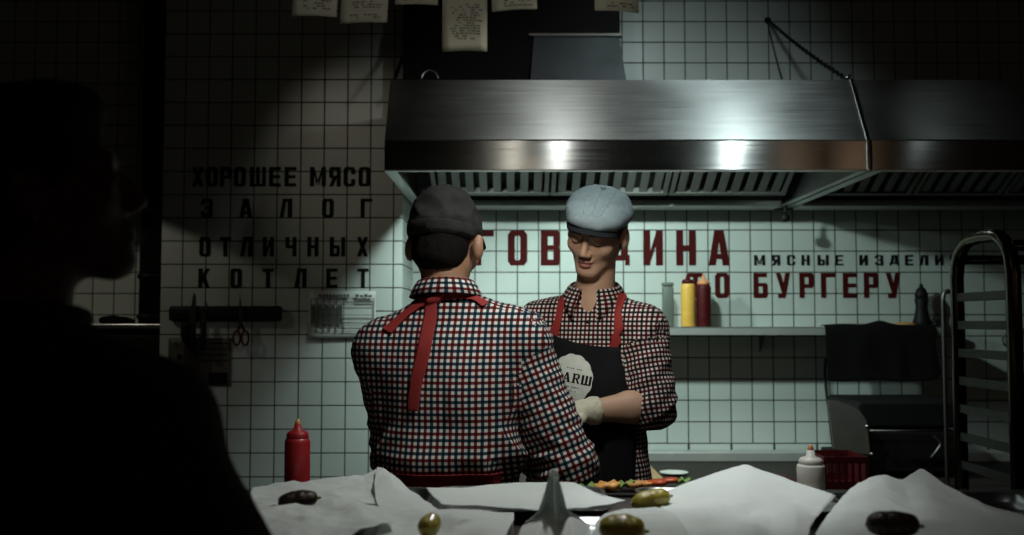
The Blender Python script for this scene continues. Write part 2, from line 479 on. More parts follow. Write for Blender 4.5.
# ------------------------------------------------------------------ distance-field modelling for bodies and clothes
class SDF:
    def __init__(s, lo, hi, h):
        s.h, s.lo = h, np.array(lo, float)
        s.n = np.ceil((np.array(hi) - s.lo) / h).astype(int) + 1
        s.F = np.full(s.n, 0.5, np.float32)
    def _sub(s, lo, hi):
        a = np.clip(np.floor((np.array(lo) - s.lo) / s.h).astype(int), 0, s.n)
        b = np.clip(np.ceil((np.array(hi) - s.lo) / s.h).astype(int) + 1, 0, s.n)
        if np.any(b <= a): return None
        ax = [s.lo[i] + s.h * np.arange(a[i], b[i], dtype=np.float32) for i in range(3)]
        return tuple(slice(a[i], b[i]) for i in range(3)), np.stack(np.meshgrid(*ax, indexing='ij'), -1).astype(np.float32)
    def _mix(s, sl, d, k, sub=False):
        F = s.F[sl]
        if sub:
            e = -d
            hh = np.clip(0.5 - 0.5 * (F - e) / max(k, 1e-5), 0, 1)
            s.F[sl] = F * (1 - hh) + e * hh + max(k, 1e-5) * hh * (1 - hh)
        else:
            hh = np.clip(0.5 + 0.5 * (F - d) / max(k, 1e-5), 0, 1)
            s.F[sl] = F * (1 - hh) + d * hh - max(k, 1e-5) * hh * (1 - hh)
    def ell(s, c, r, R=None, k=0.01, sub=False):
        c, r = np.array(c, float), np.array(r, float)
        m = (np.max(r) + k + 3 * s.h)
        q = s._sub(c - m, c + m)
        if q is None: return
        sl, p = q
        p = p - c.astype(np.float32)
        if R is not None: p = p @ np.array(R, np.float32)      # columns of R are the local axes
        k0 = np.linalg.norm(p / r.astype(np.float32), axis=-1)
        k1 = np.linalg.norm(p / (r * r).astype(np.float32), axis=-1)
        s._mix(sl, k0 * (k0 - 1) / np.maximum(k1, 1e-6), k, sub)
    def cone(s, a, b, ra, rb, k=0.01, sub=False):
        a, b = np.array(a, float), np.array(b, float)
        m = max(ra, rb) + k + 3 * s.h
        q = s._sub(np.minimum(a, b) - m, np.maximum(a, b) + m)
        if q is None: return
        sl, p = q
        ab = (b - a).astype(np.float32)
        t = np.clip(((p - a.astype(np.float32)) @ ab) / max(float(ab @ ab), 1e-9), 0, 1)
        d = np.linalg.norm(p - a.astype(np.float32) - t[..., None] * ab, axis=-1) - (ra + (rb - ra) * t)
        s._mix(sl, d, k, sub)
    def clip(s, c, nrm):
        """remove everything on the side nrm points to"""
        sl, p = s._sub(s.lo, s.lo + s.n * s.h)
        nrm = np.array(nrm, float); nrm /= np.linalg.norm(nrm)
        s.F = np.maximum(s.F, ((p - np.array(c, np.float32)) @ nrm.astype(np.float32)))
    def mesh(s):
        F = s.F
        inside = F < 0
        nx, ny, nz = F.shape
        cnt = np.zeros((nx - 1, ny - 1, nz - 1), np.int8)
        for i in (0, 1):
            for j in (0, 1):
                for k in (0, 1):
                    cnt += inside[i:nx - 1 + i, j:ny - 1 + j, k:nz - 1 + k]
        mask = (cnt > 0) & (cnt < 8)
        idx = np.argwhere(mask)
        ids = -np.ones(mask.shape, np.int64)
        ids[mask] = np.arange(len(idx))
        acc = np.zeros((len(idx), 3)); w = np.zeros(len(idx))
        corners = [(i, j, k) for i in (0, 1) for j in (0, 1) for k in (0, 1)]
        for a in corners:
            for ax in range(3):
                if a[ax]: continue
                b = list(a); b[ax] = 1
                fa = F[idx[:, 0] + a[0], idx[:, 1] + a[1], idx[:, 2] + a[2]]
                fb = F[idx[:, 0] + b[0], idx[:, 1] + b[1], idx[:, 2] + b[2]]
                cr = (fa < 0) != (fb < 0)
                t = np.where(cr, fa / np.where(fa == fb, 1, fa - fb), 0)
                pt = np.tile(np.array(a, float), (len(idx), 1))
                pt[:, ax] += t
                acc += np.where(cr[:, None], pt, 0)
                w += cr
        V = s.lo + s.h * (idx + acc / np.maximum(w, 1)[:, None])
        faces = []
        for ax in range(3):
            o1, o2 = [(1, 2), (2, 0), (0, 1)][ax]
            A = np.take(inside, range(0, F.shape[ax] - 1), axis=ax)
            B = np.take(inside, range(1, F.shape[ax]), axis=ax)
            for flip, ch in ((False, A & ~B), (True, ~A & B)):
                e = np.argwhere(ch)
                e = e[(e[:, o1] > 0) & (e[:, o2] > 0) & (e[:, o1] < F.shape[o1] - 1) & (e[:, o2] < F.shape[o2] - 1)]
                if not len(e): continue
                qs = []
                for d1, d2 in ((1, 1), (0, 1), (0, 0), (1, 0)):
                    c = e.copy(); c[:, o1] -= d1; c[:, o2] -= d2
                    qs.append(ids[c[:, 0], c[:, 1], c[:, 2]])
                q = np.stack(qs, 1)
                faces.append(q[:, ::-1] if flip else q)
        Fc = np.concatenate(faces)
        return V, Fc[(Fc >= 0).all(1)]
def relax(V, Fc, n=2, lam=0.5):
    e = np.concatenate([Fc[:, [0, 1]], Fc[:, [1, 2]], Fc[:, [2, 3]], Fc[:, [3, 0]]])
    e = np.concatenate([e, e[:, ::-1]])
    cnt = np.bincount(e[:, 0], minlength=len(V))[:, None]
    for _ in range(n):
        s = np.stack([np.bincount(e[:, 0], V[e[:, 1], i], minlength=len(V)) for i in range(3)], 1)
        V = V + lam * (s / np.maximum(cnt, 1) - V)
    return V
def vnormals(V, Fc):
    a = np.cross(V[Fc[:, 2]] - V[Fc[:, 0]], V[Fc[:, 3]] - V[Fc[:, 1]])
    N = np.zeros_like(V)
    for i in range(4): 
        for c in range(3): N[:, c] += np.bincount(Fc[:, i], a[:, c], minlength=len(V))
    return N / (np.linalg.norm(N, axis=1, keepdims=True) + 1e-12)
def run_prims(prims, lo, hi, h, inflate=0.0):
    S = SDF(lo, hi, h)
    for p in prims:
        if p[0] == 'ell': S.ell(p[1], np.array(p[2]) + inflate, p[3], p[4], len(p) > 5 and p[5])
        elif p[0] == 'cone': S.cone(p[1], p[2], p[3] + inflate, p[4] + inflate, p[5], len(p) > 6 and p[6])
        elif p[0] == 'clip': S.clip(p[1], p[2])
    return S
def bounds(prims, pad=0.05):
    lo, hi = np.full(3, 9.0), np.full(3, -9.0)
    for p in prims:
        if p[0] == 'ell': c, r = np.array(p[1]), max(p[2]); lo, hi = np.minimum(lo, c - r), np.maximum(hi, c + r)
        elif p[0] == 'cone':
            r = max(p[3], p[4])
            for q in (p[1], p[2]): lo, hi = np.minimum(lo, np.array(q) - r), np.maximum(hi, np.array(q) + r)
    return lo - pad, hi + pad
def nz(p, sx, sy, sz, seed=0.0):
    return noise.noise(Vector((p[0] * sx + seed, p[1] * sy + seed * 1.7, p[2] * sz - seed)))
def bvh_of(V, Fc): return BVHTree.FromPolygons([tuple(v) for v in V], [tuple(map(int, f)) for f in Fc])
def ribbon_on(bvh, path, width, off, thick=0.0012, wdir=None, n=None):
    """tape lying on a surface: path points are moved to the nearest surface point plus off"""
    pts = crom(path, n or max(8, len(path) * 6))
    rows = []
    out = []
    for p in pts:
        loc, nr, _, _ = bvh.find_nearest(Vector(p))
        out.append((np.array(loc), np.array(nr)))
    for i, (p, nr) in enumerate(out):
        t = out[min(i + 1, len(out) - 1)][0] - out[max(i - 1, 0)][0]
        t /= np.linalg.norm(t) + 1e-9
        sd = np.cross(nr, t) if wdir is None else np.array(wdir, float)
        sd /= np.linalg.norm(sd) + 1e-9
        row = []
        for q in (-1, -0.33, 0.33, 1):
            w = p + sd * width * 0.5 * q
            loc, n2, _, _ = bvh.find_nearest(Vector(w + nr * 0.02))
            row.append(np.array(loc) + np.array(n2) * off if np.linalg.norm(np.array(loc) - w) < 0.03 else w + nr * off)
        rows.append(row)
    return rows

# ------------------------------------------------------------------ lettering shapes (unit box, heavy condensed capitals)
def Q(x0, y0, x1, y1): return [(x0, y0), (x1, y0), (x1, y1), (x0, y1)]
def mir(p): return [(1 - x, y) for x, y in p][::-1]
_s, _t = .36, .17
_bowl_hi = [(1 - _s, .50), (.88, .50), (1, .60), (1, .90), (.90, 1), (1 - _s, 1)]
_bowl_lo = [(1 - _s, 0), (.90, 0), (1, .10), (1, .44), (.90, .54), (1 - _s, .54)]
_ro = [(0, .12), (.16, 0), (.84, 0), (1, .12), (1, .88), (.84, 1), (.16, 1), (0, .88)]
_ri = [(_s, .20), (.42, .15), (.58, .15), (1 - _s, .20), (1 - _s, .80), (.58, .85), (.42, .85), (_s, .80)]
GLYPH = {
 'Г': [Q(0, 0, _s, 1), Q(_s, 1 - _t, 1, 1)],
 'Т': [Q(.5 - _s / 2, 0, .5 + _s / 2, 1 - _t), Q(0, 1 - _t, 1, 1)],
 'О': [[_ro[i], _ro[(i + 1) % 8], _ri[(i + 1) % 8], _ri[i]] for i in range(8)],
 'С': [[_ro[i], _ro[(i + 1) % 8], _ri[(i + 1) % 8], _ri[i]] for i in (0, 1, 2, 4, 5, 6, 7) if i not in (3,)][:2] + [[_ro[6], _ro[7], _ri[7], _ri[6]], [_ro[7], _ro[0], _ri[0], _ri[7]], [_ro[5], _ro[6], _ri[6], _ri[5]], [_ro[4], _ro[5], _ri[5], _ri[4]], [_ro[2], _ro[3], _ri[3], _ri[2]], Q(1 - _s, .12, 1, .38), Q(1 - _s, .62, 1, .88)],
 'В': [Q(0, 0, _s, 1), Q(_s, 1 - _t, 1 - _s, 1), Q(_s, .44, 1 - _s, .58), Q(_s, 0, 1 - _s, _t), _bowl_hi, _bowl_lo],
 'Р': [Q(0, 0, _s, 1), Q(_s, 1 - _t, 1 - _s, 1), Q(_s, .40, 1 - _s, .55), [(1 - _s, .40), (.88, .40), (1, .50), (1, .90), (.90, 1), (1 - _s, 1)]],
 'Я': [Q(1 - _s, 0, 1, 1), Q(_s, 1 - _t, 1 - _s, 1), Q(_s, .42, 1 - _s, .56), mir([(1 - _s, .42), (.88, .42), (1, .52), (1, .90), (.90, 1), (1 - _s, 1)]), [(0, 0), (_s, 0), (.66, .43), (.30, .43)]],
 'Д': [Q(0, .14, 1, .30), Q(0, 0, .22, .14), Q(.78, 0, 1, .14), [(.10, .30), (.42, .30), (.52, 1 - _t), (.22, 1 - _t)], Q(.58, .30, .92, 1 - _t), Q(.22, 1 - _t, .92, 1)],
 'И': [Q(0, 0, _s, 1), Q(1 - _s, 0, 1, 1), [(_s, .08), (1 - _s, .55), (1 - _s, .92), (_s, .42)]],
 'Н': [Q(0, 0, _s, 1), Q(1 - _s, 0, 1, 1), Q(_s, .42, 1 - _s, .58)],
 'А': [[(0, 0), (.34, 0), (.58, 1), (.28, 1)], [(.66, 0), (1, 0), (.72, 1), (.42, 1)], Q(.28, .18, .72, .33)],
 'Б': [Q(0, 0, _s, 1), Q(_s, 1 - _t, .95, 1), Q(_s, .46, 1 - _s, .60), Q(_s, 0, 1 - _s, _t), [(1 - _s, 0), (.90, 0), (1, .10), (1, .50), (.90, .60), (1 - _s, .60)]],
 'У': [[(0, 1), (.34, 1), (.62, .40), (.40, .22)], [(.66, 1), (1, 1), (.66, 0), (.34, 0)], Q(.14, 0, .40, .17)],
 'Е': [Q(0, 0, _s, 1), Q(_s, 1 - _t, 1, 1), Q(_s, .42, .92, .58), Q(_s, 0, 1, _t)],
 'М': [Q(0, 0, .27, 1), Q(.73, 0, 1, 1), [(.27, 1), (.27, .62), (.42, 0), (.5, .30)], [(.73, 1), (.5, .30), (.58, 0), (.73, .62)]],
 'Ы': [Q(0, 0, .27, 1), Q(.27, .42, .44, .58), Q(.27, 0, .44, .16), [(.44, 0), (.58, 0), (.66, .10), (.66, .48), (.58, .58), (.44, .58)], Q(.74, 0, 1, 1)],
 'З': [_bowl_hi, _bowl_lo, Q(.12, 1 - _t, 1 - _s, 1), Q(.30, .44, 1 - _s, .58), Q(.12, 0, 1 - _s, _t), Q(0, .10, _s, .32), Q(0, .68, _s, .90)],
 'Л': [[(0, 0), (.32, 0), (.52, 1 - _t), (.22, 1 - _t)], Q(1 - _s, 0, 1, 1 - _t), Q(.22, 1 - _t, 1, 1)],
 'Х': [[(0, 0), (.36, 0), (1, 1), (.64, 1)], [(.64, 0), (1, 0), (.36, 1), (0, 1)]],
 'Ш': [Q(0, 0, .24, 1), Q(.38, .14, .62, 1), Q(.76, 0, 1, 1), Q(.24, 0, .76, .14)],
 'Ч': [Q(1 - _s, 0, 1, 1), Q(0, .54, _s, 1), [(0, .54), (.10, .42), (1 - _s, .42), (1 - _s, .58), (_s, .58), (0, .60)]],
 'К': [Q(0, 0, _s, 1), [(_s, .34), (_s, .62), (.64, 1), (1, 1)], [(_s, .40), (.62, .62), (1, 0), (.66, 0)]],
 'F': [Q(0.08, 0, .36, 1), Q(.36, .84, 1, 1), Q(.36, .44, .85, .58), Q(0, 0, .46, .09), Q(0, .91, .2, 1), Q(.9, .7, 1, .9)],
 'A': [[(.04, 0), (.24, 0), (.54, 1), (.40, 1)], [(.66, 0), (.96, 0), (.62, 1), (.36, 1)], Q(.28, .26, .72, .38), Q(0, 0, .34, .09), Q(.58, 0, 1, .09)],
 'R': [Q(.08, 0, .36, 1), Q(.36, .88, .72, 1), Q(.36, .44, .72, .56), [(.66, .46), (.80, .50), (.90, .60), (.90, .86), (.80, .97), (.66, 1)], [(.44, .46), (.68, .46), (1, 0), (.72, 0)], Q(0, 0, .44, .09), Q(0, .91, .2, 1)],
}

# ------------------------------------------------------------------ people
def hframe(az, pitch, roll=0.0):
    """columns: person's right, forward, up; az from +Y towards +X, degrees"""
    a, p, r = math.radians(az), math.radians(pitch), math.radians(roll)
    f = np.array([math.sin(a) * math.cos(p), math.cos(a) * math.cos(p), math.sin(p)])
    x = np.cross(f, [0, 0, 1]); x /= np.linalg.norm(x)
    u = np.cross(x, f)
    x2 = x * math.cos(r) + u * math.sin(r)
    return np.stack([x2, f, np.cross(x2, f)], 1)

def head_prims(c, R, neck_base, s=1.0, ear=0.0):
    W = lambda *v: c + R @ (np.array(v) * s)
    E = lambda v, r, k, sub=False: ('ell', W(*v), np.array(r) * s, R, k * s, sub)
    C = lambda a, b, ra, rb, k, sub=False: ('cone', W(*a), W(*b), ra * s, rb * s, k * s, sub)
    L = [E((0, -.014, .030), (.074, .094, .086), .0), E((0, .022, -.025), (.059, .068, .078), .03),
         E((0, .064, -.094), (.021, .021, .018), .026)]
    for q in (-1, 1):
        L += [C((q * .050, -.005, -.050), (q * .017, .060, -.092), .014, .013, .026),
              E((q * .043, .055, -.022), (.022, .022, .020), .022)]
    L += [C((-.034, .080, .020), (.034, .080, .020), .011, .011, .018)]
    for q in (-1, 1):
        L += [E((q * .031, .098, -.001), (.017, .016, .011), .012, True),
              E((q * .031, .0765, -.001), (.0155, .0140, .0120), .004)]
    L += [C((0, .088, .012), (0, .105, -.030), .0080, .0100, .010), E((0, .106, -.033), (.0095, .0088, .0080), .006)]
    for q in (-1, 1):
        L += [E((q * .0125, .097, -.037), (.0075, .010, .0075), .006)]
    L += [E((0, .083, -.058), (.023, .014, .0062), .005), E((0, .081, -.0705), (.019, .014, .0072), .005),
          E((0, .101, -.0640), (.022, .010, .0020), .003, True)]
    for q in (-1, 1):
        L += [E((q * (.0805 + ear), -.012, -.008), (.0115 + ear * .5, .018, .032), .006), E((q * (.0925 + ear * 1.6), -.006, -.002), (.006, .009, .016), .004, True)]
    L += [('cone', W(0, -.022, -.050), np.array(neck_base, float), .051 * s, .058, .02)]
    return L

def hand_prims(wr, d, n, thumb, curl=0.5, s=1.0):
    """wr wrist; d hand direction; n palm side; thumb: direction across the palm to the thumb"""
    d = np.array(d, float); d /= np.linalg.norm(d)
    n = np.array(n, float) - d * np.dot(n, d); n /= np.linalg.norm(n)
    t = np.cross(d, n); t *= np.sign(np.dot(t, thumb)) or 1
    wr = np.array(wr, float)
    L = [('cone', wr, wr + d * .025 * s, .026 * s, .028 * s, .01)]
    for o in (-.026, -.009, .009, .026):
        L.append(('cone', wr + (d * .02 + t * o * .7) * s, wr + (d * .085 + t * o) * s, .014 * s, .0115 * s, .010))
    for o, ln, cm in ((.027, .070, .8), (.009, .080, 1.0), (-.009, .075, 1.1), (-.027, .060, 1.25)):
        p = wr + (d * .090 + t * o) * s
        a = 0.25
        for i, (fr, r) in enumerate(((.42, .0095), (.33, .0085), (.25, .0075))):
            a += curl * cm * (0.5 if i == 0 else 0.8)
            q = p + (d * math.cos(a) + n * math.sin(a)) * ln * fr * s
            L.append(('cone', p, q, r * s, (r - .0008) * s, .003))
            p = q
    p = wr + (d * .028 + t * .024 + n * .006) * s
    for v, ln, r in (((.55, .75, .25), .042, .0125), ((.85, .25, .45), .034, .0105), ((.95, -.05, .45), .026, .009)):
        q = p + (d * v[0] + t * v[1] + n * v[2]) * ln * s
        L.append(('cone', p, q, r * s, (r - .0012) * s, .005))
        p = q
    return L

def torso_prims(J):
    R = J['R']
    return [('ell', J['pelvis'], (.168, .118, .13), R, 0.0), ('ell', (J['pelvis'] * .45 + J['chest'] * .55) - np.array([0, 0, .06]), (.148, .105, .15), R, .06),
            ('ell', J['chest'], (J.get('cw', .162), .112, .18), R, .06), ('cone', J['shl'], J['shr'], .060, .060, .05),
            ('cone', J['neck'] + [0, 0, -.012], J['shl'], .042, .052, .04), ('cone', J['neck'] + [0, 0, -.012], J['shr'], .042, .052, .04)]
def arm_prims(J, upper=True, fore=True):
    L = []
    for q in 'lr':
        if upper: L.append(('cone', J['sh' + q], J['el' + q], .054, .043, .02))
        if fore: L.append(('cone', J['el' + q], J['el' + q] * .6 + J['wr' + q] * .4, .042, .043, .012)); L.append(('cone', J['el' + q] * .6 + J['wr' + q] * .4, J['wr' + q], .043, .027, .012))
    return L
def leg_prims(J, infl=0.0):
    R, L = J['R'], []
    for q in (-1, 1):
        hip = J['pelvis'] + R[:, 0] * q * .085 - np.array([0, 0, .06])
        knee = np.array([hip[0], hip[1], .50]) + R[:, 0] * q * .02 + R[:, 1] * .02
        ank = np.array([knee[0], knee[1], .10]) - R[:, 1] * .03
        L += [('cone', hip, knee, .085, .058, .03), ('cone', knee, knee * .6 + ank * .4, .056, .056, .02), ('cone', knee * .6 + ank * .4, ank, .056, .040, .02)]
        J['ankle%d' % q] = ank
    return L

def seg_dist(p, a, b):
    ab = b - a
    t = np.clip(((p - a) @ ab) / (ab @ ab), 0, 1)
    return np.linalg.norm(p - a - t[:, None] * ab, axis=1), t

def cloth_mesh(name, V, Fc, J, torso_sdf, m, parent, arms):
    """uv in metres: flat cloth panels on the torso, a wrapped panel along each sleeve"""
    cen = V[Fc].mean(1)
    N = np.cross(V[Fc[:, 2]] - V[Fc[:, 0]], V[Fc[:, 3]] - V[Fc[:, 1]])
    N /= np.linalg.norm(N, axis=1, keepdims=True) + 1e-12
    gi = np.clip(np.round((cen - torso_sdf.lo) / torso_sdf.h).astype(int), 0, np.array(torso_sdf.F.shape) - 1)
    dt = np.abs(torso_sdf.F[gi[:, 0], gi[:, 1], gi[:, 2]])
    best = np.zeros(len(Fc), int); bd = dt.copy()
    for i, (a, b, ra, rb) in enumerate(arms):
        d, t = seg_dist(cen, a, b)
        e = np.abs(d - (ra + (rb - ra) * t)) 
        k = e < bd
        best[k] = i + 1; bd[k] = e[k]
    R = J['R']
    loc = (V[Fc] - J['chest']) @ R
    nl = N @ R
    UV = np.zeros((len(Fc), 4, 2))
    side = np.abs(nl[:, 0]) > 0.78
    top = np.abs(nl[:, 2]) > 0.80
    UV[..., 0] = np.where(side[:, None], loc[..., 1] + .2, loc[..., 0])
    UV[..., 1] = np.where(top[:, None], loc[..., 1] + .1, loc[..., 2])
    for i, (a, b, ra, rb) in enumerate(arms):
        k = best == i + 1
        if not k.any(): continue
        w = (b - a) / np.linalg.norm(b - a)
        e1 = np.cross(w, R[:, 1]); e1 /= np.linalg.norm(e1); e2 = np.cross(w, e1)
        q = V[Fc[k]] - a
        ang = np.arctan2(q @ e2, q @ e1)
        ca = np.arctan2((cen[k] - a) @ e2, (cen[k] - a) @ e1)
        ang = ca[:, None] + (ang - ca[:, None] + PI) % (2 * PI) - PI
        UV[k, :, 0] = ang * (ra * .95)
        UV[k, :, 1] = q @ w
    return mk(name, V, Fc, m, parent, UV.reshape(-1, 2))

def collar(name, nb, axis, fwd, m, parent, r=.064, h=.042, gap=0.0, drop=.036, tipdrop=.03, zoff=0.0, flare=.020):
    axis = np.array(axis, float); axis /= np.linalg.norm(axis)
    f = np.array(fwd, float); f -= axis * (f @ axis); f /= np.linalg.norm(f)
    x = np.cross(f, axis)
    rows, uvs = [], []
    n = 64
    for j, (rr, zz) in enumerate(((r, 0), (r * .985, h * .55), (r * .985, h * .95), (r + .004, h), (r + .010, h * .86), (r + flare * .75, h - drop * .6), (r + flare, h - drop))):
        row = []
        for i in range(n + 1):
            a = gap + (2 * PI - 2 * gap) * i / n        # measured from the front
            e = max(0.0, 1 - min(a - gap, 2 * PI - gap - a) / 0.75) if gap else 0.0
            z = zz - (tipdrop * e ** 1.5 if j == 6 else tipdrop * .55 * e ** 1.5 if j == 5 else 0) - .016 * (math.cos(a) + 1) / 2 * (1 if gap else .4)
            q = rr + (.012 * e if j >= 5 else 0)
            row.append(np.array(nb) + axis * (z + zoff) + q * (math.cos(a) * f + math.sin(a) * x))
            uvs.append([a * r, 0.0])
            if j: uvs[-1][1] = uvs[-1 - (n + 1)][1] + float(np.linalg.norm(row[-1] - rows[-1][i]))
        rows.append(row)
    mb = MB().grid(rows)
    uv = [tuple(uvs[i]) for fc in mb.f for i in fc]
    return mk(name, mb.v, mb.f, m, parent, uv, True, modifiers=[('SOLIDIFY', dict(thickness=0.0022, offset=0))])

def strip_obj(name, rows, m, parent, thick=.0014):
    mb = MB().grid(rows)
    return mb.build(name, m, parent, True, modifiers=[('SOLIDIFY', dict(thickness=thick, offset=0)), ('SUBSURF', dict(levels=1, render_levels=1))])

def shoes(J, root):
    R = J['R']
    for q in (-1, 1):
        a = J['ankle%d' % q]
        pr = [('ell', np.array([a[0], a[1], .055]) + R[:, 1] * .0, (.042, .055, .05), R, 0.0), ('ell', np.array([a[0], a[1], .04]) + R[:, 1] * .10, (.045, .10, .036), R, .02),
              ('clip', (0, 0, .004), (0, 0, -1))]
        lo, hi = bounds(pr[:2], .02)
        V, Fc = run_prims(pr, lo, hi, .007).mesh()
        mk('shoe', relax(V, Fc, 1), Fc, 'shoe', root)

def cam_hit(bvh, px, py):
    d = ray(px, py)
    loc, nr, i, t = bvh.ray_cast(Vector((0, 0, CAM_Z)), Vector(d).normalized())
    return (np.array(loc), np.array(nr)) if loc is not None else None

def wrinkle(V, Fc, fn):
    N = vnormals(V, Fc)
    d = np.array([fn(V[i], N[i]) for i in range(len(V))])
    return V + N * d[:, None]

def cap_dome(name, c, R, prims, h, m, parent, amp=.003, freq=22, seed=0, it=2):
    lo, hi = bounds([p for p in prims if p[0] != 'clip'], .02)
    V, Fc = run_prims(prims, lo, hi, h).mesh()
    V = relax(V, Fc, it)
    V = wrinkle(V, Fc, lambda p, n: amp * (1 - 2 * abs(nz(p, freq, freq, freq * 1.6, seed))) + amp * .5 * nz(p, freq * 2.5, freq * 2.5, freq * 3, seed + 3))
    return mk(name, V, Fc, m, parent), V, Fc

# ---- the cook with his back to us ----
def back_cook():
    Y0 = 2.37
    R = hframe(8, 0)
    J = dict(R=R, pelvis=P(452, 520, Y0 + .02), chest=P(449, 392, Y0 + .0), neck=P(446, 303, Y0 + .015), cw=.165,
             shl=P(386, 352, Y0 + .02), shr=P(518, 341, Y0 + .0), ell=P(401, 460, Y0 + .06), elr=P(566, 464, Y0 - .01))
    J['pelvis'][2] = .96
    J['wrl'] = np.array([-.16, Y0 + .30, 1.13]); J['wrr'] = np.array([.0, Y0 + .27, 1.13])
    hc = P(446, 246, Y0 + .045)
    HR = hframe(16, -10, 0)
    root = thing('person', (J['pelvis'][0], Y0, 0), 'cook seen from behind in a checked shirt, dark cap and red neck tape', 'person', None)
    HB = head_prims(hc, HR, J['neck'], 1.0, .006)
    body = torso_prims(J) + arm_prims(J) + leg_prims(J) + HB
    body += hand_prims(J['wrl'], (.55, .8, -.1), (.3, .0, -1), (1, 0, 0), .5) + hand_prims(J['wrr'], (-.5, .85, -.1), (-.3, 0, -1), (-1, 0, 0), .5)
    lo, hi = bounds(body, .03); lo[2] = .03
    V, Fc = run_prims(body, lo, hi, .0055).mesh()
    mk('body', relax(V, Fc, 1), Fc, 'skin_dark', root)
    tr = [('ell', J['pelvis'] - [0, 0, .02], (.172, .124, .13), R, 0.0)] + leg_prims(J)
    lo, hi = bounds(tr, .05)
    V, Fc = run_prims(tr, lo, hi, .010, .010).mesh()
    mk('trousers', relax(V, Fc, 1), Fc, 'trousers', root)
    shoes(J, root)
    # shirt
    arms = [(J['shl'], J['ell'], .070, .064), (J['shr'], J['elr'], .072, .066)]
    tp = torso_prims(J)
    cuts = [('clip', (0, 0, 1.065), (0, 0, -1))]
    sl = []
    for i, q in enumerate('lr'):
        a, b, ra, rb = arms[i]
        f = (J['wr' + q] - b); f /= np.linalg.norm(f)
        sl += [('cone', a, b, ra - .014, rb - .014, .018), ('cone', b, b + f * .045, rb - .014, .046, .012), ('cone', b + f * .03, b + f * .065, .052, .052, .004)]
    lo, hi = bounds(tp + sl, .06); lo[2] = 1.05
    T = run_prims(tp, lo, hi, .006, .016)
    V, Fc = run_prims(tp + sl + cuts, lo, hi, .0055, .014).mesh()
    V = relax(V, Fc, 3)
    ax = J['elr'] - J['shr']
    def fold(p, n):
        d = 0.0
        zt = p[2]
        xs = p[0] - J['chest'][0]
        dr, tr_ = seg_dist(p[None], J['shr'], J['elr']); dl, tl = seg_dist(p[None], J['shl'], J['ell'])
        arm = min(dr[0], dl[0]) < .085
        t = tr_[0] if dr[0] < dl[0] else tl[0]
        if arm:
            lowf = max(0.0, (t - .45) / .55)
            d += (.003 + (.010 if dr[0] < dl[0] else .005) * lowf) * (1 - 2.4 * abs(nz(p, 9, 9, 24, 5.0)))
            d += .003 * nz(p, 14, 14, 10, 2.0)
        else:
            w = max(0.0, min(1.0, (1.42 - zt) / .30))
            # drapery falling from the shoulder blades to the waist, slanting inwards
            q = np.array([xs * math.cos(.35) + zt * math.sin(.35), p[1], zt * math.cos(.35) - xs * math.sin(.35)])
            q2 = np.array([xs * math.cos(-.4) + zt * math.sin(-.4), p[1], zt * math.cos(-.4) - xs * math.sin(-.4)])
            d += (.003 + .013 * w) * (1 - 2.6 * abs(nz(q if xs > .0 else q2, 11, 4, 3.2, 1.0)))
            b = max(0.0, min(1.0, (1.22 - zt) / .12))
            d += .012 * b * (nz(p, 13, 8, 12, 9.0) + .5)
            # the shirt blouses over the waist tape
            d += .020 * max(0.0, 1 - abs(zt - 1.145) / .07) - .012 * max(0.0, 1 - abs(zt - 1.085) / .03)
        return d
    V = wrinkle(V, Fc, fold)
    V = relax(V, Fc, 1, .4)
    cloth_mesh('shirt', V, Fc, J, T, 'gingham', root, arms)
    B = bvh_of(V, Fc)
    ndir = hc - J['neck']
    collar('collar', J['neck'] - ndir / np.linalg.norm(ndir) * .008, ndir * [.5, .35, 1], R[:, 1], 'gingham', root, .063, .050, 0, .038, 0, .012, .024)
    # apron: front sheet, waist tape, neck tape with bow
    ap = MB()
    rows = []
    for z in np.linspace(1.34, .62, 14):
        row = []
        half = .12 if z > 1.16 else .16 if z > .95 else .22
        for u in np.linspace(-1, 1, 15):
            o = J['chest'] + R[:, 0] * u * half
            st = Vector((o[0], o[1], max(z, 1.08))) + Vector(R[:, 1]) * .6
            loc = B.ray_cast(st, -Vector(R[:, 1]))[0]
            y = np.array(loc) if loc is not None else np.array([o[0], o[1], 0]) + R[:, 1] * .02
            if z < 1.1: y = y - R[:, 1] * .02
            row.append(np.array([y[0], y[1], z]) + R[:, 1] * .012)
        rows.append(row)
    ap.grid(rows)
    sheet = ap.build('apron', 'apron_black', root, True, modifiers=[('SOLIDIFY', dict(thickness=.002, offset=0))])
    def belt(zc, w, off, a0, a1, n=72):
        rows = []
        c = np.array([J['chest'][0] + .008, Y0, 0])
        for i in range(n + 1):
            a = a0 + (a1 - a0) * i / n
            dv = np.array([math.sin(a), math.cos(a), 0])
            row = []
            for q in (-.5, -.17, .17, .5):
                z = zc + q * w
                loc = B.ray_cast(Vector((c[0], c[1], z)) + Vector(dv) * .7, -Vector(dv))[0]
                r = np.array(loc) + dv * off if loc is not None else c + dv * .17 + [0, 0, z]
                row.append(r)
            rows.append(row)
        for _ in range(3):
            rows = [[(rows[max(i - 1, 0)][k] + rows[i][k] * 2 + rows[min(i + 1, n)][k]) / 4 for k in range(4)] for i in range(n + 1)]
        return rows
    tp_ = strip_obj('waist_tape', belt(1.086, .052, .010, 0.7 * PI, 1.3 * PI, 40), 'apron_red', root)
    tp_['label'] = 'red waist tape'
    for pth, w, nm in (([(429, 301), (418, 306), (404, 317), (388, 332)], .030, 'tie_end'),
                       ([(432, 300), (430, 322), (425, 350), (418, 380), (414, 411)], .033, 'tie_end')):
        pts = []
        for px, py in pth:
            hq = cam_hit(B, px, py)
            if hq: pts.append(hq[0])
        strip_obj(nm, ribbon_on(B, pts, w, .006), 'apron_red', root, .002)
